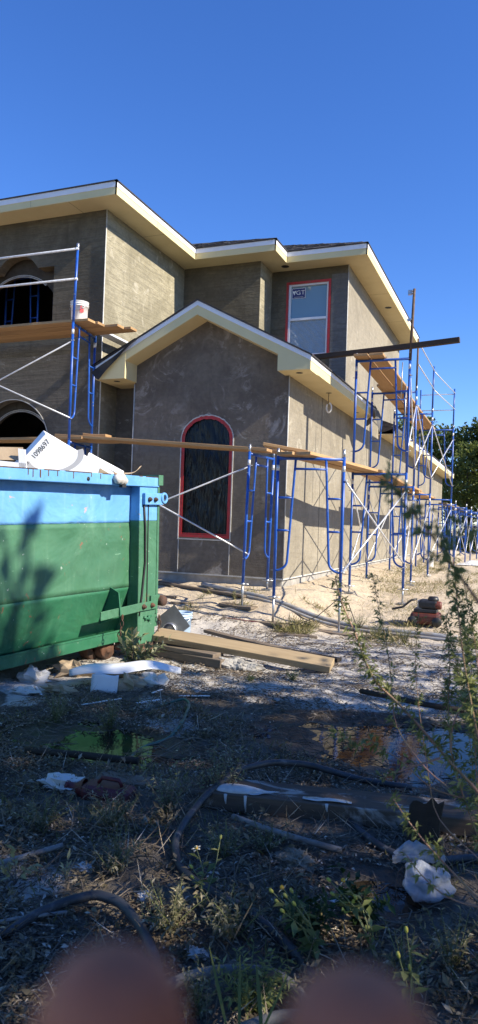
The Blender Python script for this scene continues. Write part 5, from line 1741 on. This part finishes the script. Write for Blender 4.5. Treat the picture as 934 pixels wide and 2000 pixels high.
def plant(name, root, label, cat, nst, hgt, spread, leafmat, ln, wd, per, stem_r=.003, stemmat='stem_green', lean=(0, 0), start=.15, droop=.2, up_=.35, group=None, curve=.25):
    """stems fanning from a root, leaves set along each stem"""
    root = Vector(root); t_ = empty(name, root); tag(t_, label, cat, group)
    P, Dr, mbs = [], [], MB()
    for s_ in range(nst):
        an = rng.uniform(0, 6.28); tilt = rng.uniform(.1, 1) * spread; h = hgt * rng.uniform(.55, 1.05)
        d = Vector((math.cos(an) * tilt + lean[0], math.sin(an) * tilt + lean[1], 1)).normalized()
        bend = Vector((rng.normal(0, curve), rng.normal(0, curve), -.1))
        pts = [root + d * h * q + bend * h * q * q * .5 for q in np.linspace(0, 1, 7)]
        mbs.tube(pts, [stem_r * (1 - .7 * q) for q in np.linspace(0, 1, 7)], 5, False)
        for q in np.linspace(start, 1, per):
            k = q * 6; i = min(5, int(k)); p = pts[i].lerp(pts[i + 1], k - i); ax = (pts[i + 1] - pts[i]).normalized()
            for _ in range(2):
                r_ = Vector(rdir(1)[0]); r_ = (r_ - ax * r_.dot(ax)).normalized()
                P.append(p); Dr.append(r_ + ax * up_ * (1 + q))
    mbs.build('stem', M[stemmat], t_, normals=False)
    pos = np.array(P); d = np.array(Dr); n = len(pos)
    l_ = rng.uniform(.55, 1.1, n) * ln
    me = leaves_mesh('foliage', pos - np.array(root), d, np.tile([0, 0, 1.0], (n, 1)) + rng.normal(0, .35, (n, 3)), l_, l_ * wd / ln, None, .22, droop)
    link_mesh('foliage', me, M[leafmat], t_, Matrix.Translation(root))
    return t_


# the shrub by the dumpster wheel
plant('shrub', (-3.38, 5.90, .0), 'leafy shrub growing beside the dumpster roller', 'shrub', 26, .44, .95, 'leaf_shrub', .095, .040, 7, .005, 'twig', up_=.5)
# low foreground shrubs and weeds
fg = [((-1.42, 3.40), 'grey-leaved shrub in front of the hose arch', 16, .34, .9, 'leaf_shrub', .042, .016, 9), ((-1.60, 3.18), 'low shrub left of the hose arch', 14, .26, .9, 'leaf_shrub', .04, .015, 8),
      ((-1.76, 2.92), 'spreading weed left of the long hose', 14, .20, 1.3, 'leaf_weed', .042, .015, 8), ((-2.05, 2.78), 'dusty weed at the left of the foreground', 12, .18, 1.3, 'leaf_weed', .04, .014, 7),
      ((-1.16, 2.86), 'dry weed inside the bend of the long hose', 12, .18, 1.2, 'leaf_weed', .04, .013, 7), ((-1.12, 2.28), 'green weed between the two black hoses', 16, .20, 1.2, 'leaf_weed', .045, .015, 8),
      ((-.90, 2.33), 'weed below the long hose', 16, .18, 1.2, 'leaf_weed', .045, .015, 8), ((-.72, 2.02), 'weed above the grey hose loop', 16, .18, 1.2, 'leaf_bush', .05, .015, 8),
      ((-.86, 1.94), 'small weed under the grey hose loop', 12, .14, 1.2, 'leaf_weed', .035, .014, 7), ((-2.65, 4.35), 'low weed left of the green puddle', 10, .22, 1.0, 'leaf_weed', .05, .018, 6),
      ((-3.05, 4.25), 'weed tuft at the left picture edge below the dumpster', 12, .26, 1.0, 'leaf_weed', .05, .018, 6), ((-.30, 2.32), 'thin pale weed at the lower right', 9, .22, .7, 'leaf_weed', .045, .014, 7),
      ((-.18, 2.50), 'leafy weed at the right edge below the bag', 12, .20, 1.0, 'leaf_weed', .045, .018, 7), ((-1.02, 3.02), 'weed by the pale branch', 9, .16, 1.2, 'leaf_weed', .035, .012, 7),
      ((-1.52, 2.55), 'weed with dull leaves above the left hose', 12, .18, 1.3, 'leaf_weed', .04, .015, 7), ((-.52, 2.60), 'dark broad-leaved weed beside the flowers', 8, .20, .9, 'leaf_dark', .085, .035, 5),
      ((-.66, 2.44), 'dark weed under the flower stems', 8, .17, .9, 'leaf_dark', .08, .03, 5), ((-3.05, 9.15), 'tuft of weed at the foot of the corner frame', 10, .22, .9, 'leaf_weed', .05, .012, 6),
      ((-1.75, 9.35), 'weed growing by the pipe in the yard', 14, .32, .8, 'leaf_weed', .06, .012, 6), ((-1.35, 9.1), 'weed between the pipe and the machine', 12, .30, .8, 'leaf_weed', .06, .012, 6),
      ((-2.08, 9.75), 'dry tuft beside the nearest scaffold foot', 16, .28, .8, 'leaf_weed', .06, .010, 6), ((-4.05, 10.05), 'small green tuft under the scaffold before the gable', 9, .18, .9, 'leaf_weed', .05, .012, 5),
      ((-1.95, 6.35), 'tiny dark tuft on the pale sand', 8, .10, 1.4, 'leaf_dark', .06, .010, 4), ((-2.25, 6.05), 'tiny tuft on the sand before the long plank', 8, .08, 1.4, 'leaf_dark', .05, .010, 4)]
for (xy, lab, nst, h, sp_, lm, ln, wd, per) in fg:
    plant('weed', (xy[0], xy[1], gz(*xy) - .005), lab, 'weed', int(nst * 1.7), h, sp_, lm, ln * .62, wd * .62, per + 3, .0028, 'stem_green' if lm != 'leaf_shrub' else 'twig', group='weeds of the plot')
plant('sprig', (-1.83, 2.33, gz(-1.83, 2.33)), 'sprig with pale cream leaves at the lower left', 'sprig', 4, .13, .9, 'leaf_pale', .05, .020, 5, .003, 'twig', start=.5, up_=.8)
plant('sprig', (-1.62, 2.38, gz(-1.62, 2.38)), 'sprig of pale leaves over the left hose', 'sprig', 3, .12, .7, 'leaf_pale', .045, .013, 3, .003, 'twig', start=.6, up_=.8)


def flower_plant(root, tips, label):
    root = Vector(root); t_ = empty('flowering_weed', root); tag(t_, label, 'flower')
    m_ = MB(); P, Dr = [], []
    for (tip, kind) in tips:
        tip = Vector(tip); mid = root.lerp(tip, .55) + Vector((.01, .01, .03))
        pts = [root, root.lerp(mid, .5) + Vector((0, 0, .01)), mid, mid.lerp(tip, .5), tip]
        m_.tube(pts, [.0030, .0027, .0022, .0018, .0014], 5, False)
        for q in (1, 2, 3):
            for _ in range(2):
                P.append(pts[q]); Dr.append(Vector(rdir(1, -.2, .6)[0]))
        ax = (tip - mid).normalized()
        if kind == 'f':
            c_ = MB(); c_.lathe(tip, [(0, -.004), (.006, 0), (.0075, .006), (.005, .011), (0, .012)], 10, ax); c_.build('flower_head', M['flower_yellow'], t_)
            s1 = ax.orthogonal().normalized(); s2 = ax.cross(s1)
            for k in range(5):
                a = k * 2 * math.pi / 5 + .3; d = s1 * math.cos(a) + s2 * math.sin(a); sd = ax.cross(d)
                MB().add([tip + d * .005, tip + d * .014 + sd * .006 + ax * .002, tip + d * .021, tip + d * .014 - sd * .006 + ax * .002], [(0, 1, 2, 3)]).build('petal', M['petal'], t_, normals=False)
        else:
            c_ = MB(); c_.lathe(tip, [(0, -.004), (.0045, .0), (.0060, .007), (.0045, .014), (0, .016)], 8, ax); c_.build('flower_bud', M['bud'], t_)
    m_.build('stem', M['stem_green'], t_, normals=False)
    pos = np.array(P); n = len(pos); l_ = rng.uniform(.03, .065, n)
    me = leaves_mesh('foliage', pos - np.array(root), np.array(Dr), np.tile([0, 0, 1.0], (n, 1)) + rng.normal(0, .3, (n, 3)), l_, l_ * .42, None, .2, .25)
    link_mesh('foliage', me, M['leaf_bush'], t_, Matrix.Translation(root))


flower_plant((-.58, 2.30, gz(-.58, 2.30)), [((-.735, 2.36, .20), 'f'), ((-.765, 2.34, .19), 'b'), ((-.715, 2.34, .185), 'b'), ((-.70, 2.36, .195), 'b'), ((-.74, 2.33, .165), 'b'), ((-.68, 2.33, .17), 'b'), ((-.71, 2.30, .155), 'b')], 'flowering weed with a white-petalled flower and yellow buds in the middle foreground')
flower_plant((-.42, 2.42, gz(-.42, 2.42)), [((-.555, 2.50, .20), 'f'), ((-.60, 2.48, .20), 'b'), ((-.58, 2.46, .165), 'b'), ((-.50, 2.46, .17), 'b')], 'flowering weed with an orange-centred flower nearer the plastic bag')
flower_plant((-1.06, 2.42, gz(-1.06, 2.42)), [((-1.155, 2.56, .17), 'f'), ((-1.12, 2.45, .15), 'b'), ((-1.10, 2.42, .13), 'b'), ((-1.08, 2.62, .20), 'b')], 'flowering weed beside the long black hose')
flower_plant((-.26, 2.05, gz(-.26, 2.05)), [((-.285, 2.13, .28), 'b'), ((-.30, 2.10, .22), 'b'), ((-.27, 2.12, .18), 'b')], 'thin upright flower stem at the lower right')
for (p, lab) in (((-.74, 1.72, .0), 'long green blade rising above the grey hose loop'),):
    root = Vector((-.60, 1.80, gz(-.6, 1.8))); t_ = empty('leaf_blade', root); tag(t_, lab, 'leaf')
    m_ = MB(); m_.grid(lambda u, v: Vector((-.60 - .085 * u, 1.80 + .16 * u, .05 + .20 * u - .06 * u * u)) + Vector((.4, .5, .2)) * (v - .5) * .020 * math.sin(math.pi * (.08 + .9 * u)), 12, 2)
    m_.build('blade', M['leaf_bush'], t_, normals=False)
    for dx in (-.12, -.05, .06):
        m_ = MB(); m_.grid(lambda u, v: Vector((-.66 + dx * (.4 + u), 1.83 + .12 * u, .04 + .16 * u)) + Vector((.5, .3, .1)) * (v - .5) * .016 * math.sin(math.pi * (.08 + .9 * u)), 10, 2)
        m_.build('blade', M['leaf_bush'], t_, normals=False)

# the tall weed bush that leans in from the right
ROOT = Vector((.28, 1.85, 0))
bush = empty('bush', ROOT); tag(bush, 'tall straggly weed with pinkish stems leaning in from the right', 'bush')
BR = {
    'main': ([(-0.008, 1.894, 0.694), (-0.088, 1.86, 0.811), (-0.152, 1.833, 0.878), (-0.215, 1.828, 0.945), (-0.277, 1.813, 1.01), (-0.336, 1.811, 1.055), (-0.365, 1.798, 1.112), (-0.391, 1.808, 1.173), (-0.431, 1.813, 1.248), (-0.451, 1.814, 1.313)], .0052, 1.5, .15),
    'fork': ([(-0.15, 1.801, 0.912), (-0.15, 1.8, 0.974), (-0.125, 1.809, 1.036), (-0.093, 1.822, 1.069), (-0.03, 1.84, 1.12)], .003, 1.3, .2),
    'low': ([(0.009, 1.741, 0.541), (-0.075, 1.728, 0.614), (-0.137, 1.735, 0.662), (-0.195, 1.721, 0.72), (-0.238, 1.725, 0.764), (-0.273, 1.732, 0.804)], .0042, .9, .55),
    'low2': ([(-0.02, 1.62, 0.65), (-0.103, 1.587, 0.665), (-0.144, 1.57, 0.685), (-0.185, 1.553, 0.725), (-0.211, 1.542, 0.762)], .003, .35, .5),
    'high': ([(-0.005, 1.294, 1.233), (-0.067, 1.246, 1.332), (-0.106, 1.208, 1.391), (-0.144, 1.181, 1.448), (-0.177, 1.146, 1.487), (-0.206, 1.123, 1.53)], .0036, 1.5, .45),
    'vert1': ([(-0.06, 2.145, 0.498), (-0.138, 2.111, 0.697), (-0.175, 2.094, 0.824), (-0.185, 2.088, 0.953), (-0.182, 2.087, 1.083), (-0.198, 2.079, 1.211)], .0035, 1.8, .15),
    'vert2': ([(-0.049, 1.605, 0.887), (-0.088, 1.587, 1.058), (-0.111, 1.576, 1.175), (-0.126, 1.568, 1.293), (-0.137, 1.562, 1.39)], .0032, 1.3, .15),
    'thin1': ([(-0.356, 2.237, 0.835), (-0.367, 2.23, 0.977), (-0.385, 2.221, 1.102), (-0.409, 2.21, 1.196), (-0.43, 2.2, 1.306)], .0022, .8, .2),
    'thin2': ([(-0.242, 2.395, 0.514), (-0.269, 2.382, 0.679), (-0.296, 2.368, 0.843), (-0.316, 2.358, 1.007), (-0.308, 2.359, 1.173)], .0025, .8, .2),
    'side1': ([(-0.176, 1.823, 0.889), (-0.245, 1.796, 0.862), (-0.309, 1.771, 0.834)], .003, .6, .3),
    'spray': ([(-0.30, 1.94, 0.84), (-0.337, 1.921, 0.856), (-0.37, 1.907, 0.889), (-0.394, 1.898, 0.877), (-0.432, 1.883, 0.88), (-0.452, 1.875, 0.906)], .0018, .9, .3),
    'cross': ([(0.02, 1.19, 1.49), (-0.065, 1.159, 1.455), (-0.105, 1.143, 1.449)], .003, .8, .5),
    'edge1': ([(.03, 2.0, .30), (-.06, 2.0, .55), (-.10, 1.98, .80), (-.11, 1.97, 1.02), (-.13, 1.95, 1.20)], .003, 1.3, .2),
    'edge2': ([(.05, 1.7, .5), (-.05, 1.70, .78), (-.075, 1.69, 1.0), (-.09, 1.68, 1.18), (-.12, 1.66, 1.33)], .003, 1.1, .2),
    'edge3': ([(.02, 2.4, .2), (-.09, 2.42, .42), (-.13, 2.42, .66), (-.16, 2.41, .92)], .003, 1.3, .2),
    'deep1': ([(.02, 2.6, .35), (-.12, 2.75, .62), (-.20, 2.8, .85), (-.25, 2.82, 1.05)], .003, 2.4, .1),
    'deep2': ([(.05, 2.1, .45), (-.08, 2.12, .72), (-.13, 2.1, 1.0), (-.15, 2.08, 1.22)], .003, 1.7, .15),
}
P, Dr, Ls = [], [], []
for nm, (pts, r, dens, st_) in BR.items():
    pts = [Vector(p) for p in pts]; near_ = nm in ('high', 'cross')
    if near_:
        pts = [CAM + (p - CAM) * .52 for p in pts]; r *= .6
    if nm in ('main', 'low', 'high', 'vert1', 'vert2', 'thin2', 'deep1', 'deep2', 'low2', 'cross', 'edge1', 'edge2', 'edge3'):
        p0 = pts[0]; base = (ROOT if not near_ else Vector((.30, .75, 0))) + Vector((rng.uniform(-.08, .08), rng.uniform(-.1, .1), 0))
        pts = [base, base.lerp(p0, .4) + Vector((.10, 0, .10)), base.lerp(p0, .75) + Vector((.05, 0, .06))] + pts; skip = 3
    elif nm in ('thin1', 'spray'):
        a0 = Vector((-.138, 2.111, .697)); pts = [a0, a0.lerp(pts[0], .5) + Vector((0, 0, -.03))] + pts; skip = 1
    else:
        skip = 0
    n_ = len(pts)
    fine = []
    for i in range(n_ - 1):
        for k in range(4):
            fine.append(pts[i].lerp(pts[i + 1], k / 4))
    fine.append(pts[-1])
    for _ in range(2):
        fine = [fine[0]] + [(fine[i - 1] + fine[i] * 2 + fine[i + 1]) / 4 for i in range(1, len(fine) - 1)] + [fine[-1]]
    MB().tube(fine, [r * (1 - .72 * i / len(fine)) for i in range(len(fine))], 7, False).build('stem', M['stem_pink'], bush, normals=False)
    L = sum((a - b_).length for a, b_ in zip(fine[skip * 4:-1], fine[skip * 4 + 1:]))
    cnt = int(L * 115 * dens * (1.0 if near_ else 1)); ks = .55 if near_ else .85
    for _ in range(cnt):
        q = rng.uniform(st_ * .6, 1) ** .8
        k = skip * 4 + q * (len(fine) - 1 - skip * 4); i = min(len(fine) - 2, int(k)); p = fine[i].lerp(fine[i + 1], k - i); ax = (fine[i + 1] - fine[i]).normalized()
        # a leafy side shoot: several blades along a short petiole
        r_ = Vector(rdir(1)[0]); r_ = ((r_ - ax * r_.dot(ax)).normalized() + ax * .5).normalized()
        sl = rng.uniform(.006, .036) * (1.15 - .5 * q) * ks
        for j in range(5):
            P.append(p + r_ * sl * j / 4); Dr.append(r_ + Vector(rdir(1)[0]) * .9 + Vector((0, 0, -.15))); Ls.append(rng.uniform(.010, .030) * (1.2 - .45 * q) * ks)
pos = np.array(P); n = len(pos)
me = leaves_mesh('foliage', pos - np.array(ROOT), np.array(Dr), np.tile([0, 0, 1.0], (n, 1)) + rng.normal(0, .5, (n, 3)), np.array(Ls), np.array(Ls) * rng.uniform(.22, .42, n), None, .25, .3)
link_mesh('foliage', me, M['leaf_bush'], bush, Matrix.Translation(ROOT))


# ------------------------------------------------------------------ trees
def tree_meshes(name, hgt, crown_r, crown_h, nclump, per, leaf, flat, seed):
    """trunk + limbs mesh and crown mesh at the origin"""
    r_ = np.random.default_rng(seed); m_ = MB()
    pts = [Vector((0, 0, -.2))]
    for q in np.linspace(.12, 1, 8):
        pts.append(Vector((.12 * hgt * .15 * math.sin(3 * q + seed), .12 * hgt * .15 * math.cos(2.3 * q + seed) - .018 * hgt, hgt * .93 * q)))
    m_.tube(pts, [hgt * .020 * (1 - .85 * i / 8) + .01 for i in range(9)], 9, False)
    V, F, T = [], [], []; off = 0
    z0 = hgt - crown_h
    for c in range(nclump):
        q = r_.random() ** .8; a = r_.uniform(0, 6.28)
        zc2 = z0 + crown_h * q
        prof = math.sin(math.pi * (.12 + .83 * q)) ** .75
        rad = crown_r * prof * math.sqrt(r_.uniform(.12, 1.0)) * r_.uniform(.75, 1.15)
        cpos = np.array([rad * math.cos(a), rad * math.sin(a), zc2])
        i = max(2, min(8, int(q * 8 * .85) + 1)); st = pts[i] if q < .9 else pts[8]
        st = Vector((st.x, st.y, max(z0 * .75, min(st.z, zc2 - .3 * rad))))
        if c % 3 == 0:
            cv = Vector(cpos)
            m_.tube([st, st.lerp(cv, .5) + Vector((0, 0, .06 * rad)), cv], [hgt * .006, hgt * .0038, hgt * .0015], 5, False)
        cs = crown_r * r_.uniform(.16, .30)
        d = r_.normal(0, 1, (per, 3)); d /= np.linalg.norm(d, axis=1, keepdims=True)
        rr = cs * r_.random((per, 1)) ** .45
        p = cpos + d * rr * np.array([1, 1, flat])
        dd_ = d + r_.normal(0, .55, (per, 3)) + np.array([0, 0, .15])
        ln = leaf * r_.uniform(.6, 1.25, per)
        v, f = leaf_arrays(p, dd_, r_.normal(0, 1, (per, 3)) + np.array([0, 0, .8]), ln, ln * .52, .2, .15)
        V.append(v); F.append(f + off); off += len(v); T.append(np.repeat(np.clip(r_.uniform(0, .55) + .4 * r_.random(per), 0, 1), 4))
    return m_.mesh(name + '_trunk'), mesh_np(name + '_crown', np.concatenate(V), np.concatenate(F), np.concatenate(T))


TP = {'a': tree_meshes('oak', 8.2, 2.6, 6.2, 110, 46, .30, .75, 1), 'b': tree_meshes('pine', 9.6, 2.2, 6.6, 95, 60, .30, .6, 2), 'c': tree_meshes('slim', 6.0, 1.7, 4.8, 80, 46, .24, .8, 3), 'd': tree_meshes('young', 6.0, 2.0, 5.0, 57, 22, .185, .8, 5)}


def tree(kind, x, y, s_, rz_, label, mat, group, name='tree', sz=1.0):
    z = gz(max(-12, min(6, x)), max(-3, min(40, y)), False)
    mt = Matrix.Translation((x, y, z)) @ Matrix.Rotation(rz_, 4, 'Z') @ Matrix.Diagonal((s_, s_, s_ * sz, 1))
    t_ = bpy.data.objects.new(name, None); COL.objects.link(t_); t_.matrix_basis = mt; WM[t_] = mt
    tag(t_, label, 'tree', group)
    tr, cr = TP[kind]
    link_mesh('trunk', tr, M['bark'], t_, mt)
    o = link_mesh('crown', cr, None, t_, mt)
    if not cr.materials: cr.materials.append(M[mat])
    o.material_slots[0].link = 'OBJECT'; o.material_slots[0].material = M[mat]
    return t_


GT = 'trees beyond the far end of the house'
tree('b', -.4, 46, 1.02, .3, 'tallest dark tree at the right picture edge', 'leaf_pine', GT)
tree('a', -2.5, 49, .98, 1.1, 'round-headed tree left of the tallest one', 'leaf_pine', GT)
tree('a', -4.6, 47, .88, 2.0, 'bright bushy tree right behind the rear eave', 'leaf_tree', GT)
tree('c', -2.9, 41, .95, .5, 'slim tree just past the end of the rear wall', 'leaf_tree', GT)
tree('c', -1.2, 40, 1.0, 2.5, 'slim bushy tree behind the guard rail posts', 'leaf_tree', GT)
tree('a', 1.2, 44, .92, 4.0, 'wide tree cut by the right picture edge', 'leaf_tree', GT)
tree('a', -7.6, 50, 1.05, 4.4, 'tree top seen through the scaffold over the rear roof', 'leaf_tree', GT)
tree('b', -10.5, 50, .95, 5.1, 'dark tree top behind the high scaffold deck', 'leaf_pine', GT)
tree('b', 3.5, 50, 1.1, 1.9, 'dark tree beyond the right picture edge', 'leaf_pine', GT)
tree('c', .4, 37.5, .8, 1.3, 'low bushy tree behind the far scaffold', 'leaf_tree', GT)
# undergrowth under them
V, F, T = [], [], []; off = 0
for k in range(70):
    cx_, cy_ = rng.uniform(-6, 4), rng.uniform(36.5, 42); cs = rng.uniform(.5, 1.1)
    if cx_ < -2.5 and cy_ < 36.5: continue
    per = 60; d = rdir(per, -.2, 1); p = np.array([cx_, cy_, .2 + cs * .4]) + d * cs * rng.random((per, 1)) ** .4
    v, f = leaf_arrays(p, d + rng.normal(0, .5, (per, 3)), rng.normal(0, 1, (per, 3)) + np.array([0, 0, .8]), rng.uniform(.16, .34, per), rng.uniform(.08, .17, per))
    V.append(v); F.append(f + off); off += len(v); T.append(np.repeat(rng.random(per) * .7, 4))
me = mesh_np('undergrowth', np.concatenate(V), np.concatenate(F), np.concatenate(T))
tag(link_mesh('undergrowth', me, M['leaf_tree']), 'dark undergrowth below the far trees', 'undergrowth', kind='stuff')
# trees standing to the right of the photographer; they shade the foreground
GS = 'trees shading the foreground from the right'
for k, (kd, x, y, s_, rz_, sz, mat) in enumerate((
        ('d', 5.4, .9, .84, .2, .95, 'leaf_tree'), ('d', 6.2, 3.2, .70, 1.2, .95, 'leaf_tree'), ('d', 4.6, 3.9, .82, 3.2, 1, 'leaf_tree'),
        ('a', 6.0, -3.0, .85, 4.0, 1, 'leaf_tree'), ('d', 4.2, -1.6, .9, 5.0, 1, 'leaf_tree'), ('c', 4.3, -.25, .88, 2.0, 1, 'leaf_tree'), ('d', 4.0, 6.2, .68, .7, 1, 'leaf_tree'), ('d', 4.5, 8.0, .80, 1.6, 1, 'leaf_tree'), ('c', 7.4, 3.75, 1.42, .4, 1, 'leaf_tree'))):
    tree(kd, x, y, s_, rz_, 'tree outside the picture to the right that shades the foreground', mat, GS, sz=sz)

# ------------------------------------------------------------------ the photographer's hand under the lens
hand = bpy.data.meshes.new('hand')
RTc, UPc, FWc = rt2, up2, fw
def hp(l_, u_, d_):
    return CAM + RTc * l_ + UPc * u_ + FWc * d_
skel = {}
def chainv(pts):
    return [hp(*p) for p in pts]
VV, EE, RR = [], [], []
def addv(p, r):
    VV.append(p); RR.append(r); return len(VV) - 1
palm = addv(hp(.000, -.170, .045), .022); wrist = addv(hp(.005, -.235, .020), .026); fore = addv(hp(.01, -.36, -.06), .032)
kn0 = addv(hp(-.004, -.135, .055), .020)
EE += [(palm, wrist), (wrist, fore), (palm, kn0)]
fing = [[(-.022, -.110, .066), (-.0165, -.080, .076), (-.0135, -.0485, .082)],
        [(.012, -.112, .066), (.0125, -.082, .075), (.0130, -.0500, .080)],
        [(.032, -.130, .070), (.040, -.118, .090), (.038, -.132, .100)],
        [(-.044, -.135, .060), (-.050, -.128, .080), (-.046, -.142, .092)]]
for fch in fing:
    prev = kn0
    for (p, r) in zip(fch, (.0105, .0098, .0092)):
        k = addv(hp(*p), r); EE.append((prev, k)); prev = k
prev = palm
for (p, r) in zip([(.030, -.185, .060), (.048, -.170, .080), (.052, -.152, .095)], (.013, .0105, .009)):
    k = addv(hp(*p), r); EE.append((prev, k)); prev = k
hw = Matrix.Translation(VV[fore])
hand.from_pydata([tuple(v - VV[fore]) for v in VV], EE, [])
ho = link_mesh('hand', hand, M['skin'], None, hw)
md = ho.modifiers.new('skin', 'SKIN'); md.use_smooth_shade = True
for i, sv in enumerate(hand.skin_vertices[0].data):
    sv.radius = (RR[i], RR[i]); sv.use_root = (i == palm)
md2 = ho.modifiers.new('sub', 'SUBSURF'); md2.levels = 2; md2.render_levels = 2
tag(ho, 'blurred fingertips of the hand holding the camera at the bottom edge', 'hand')
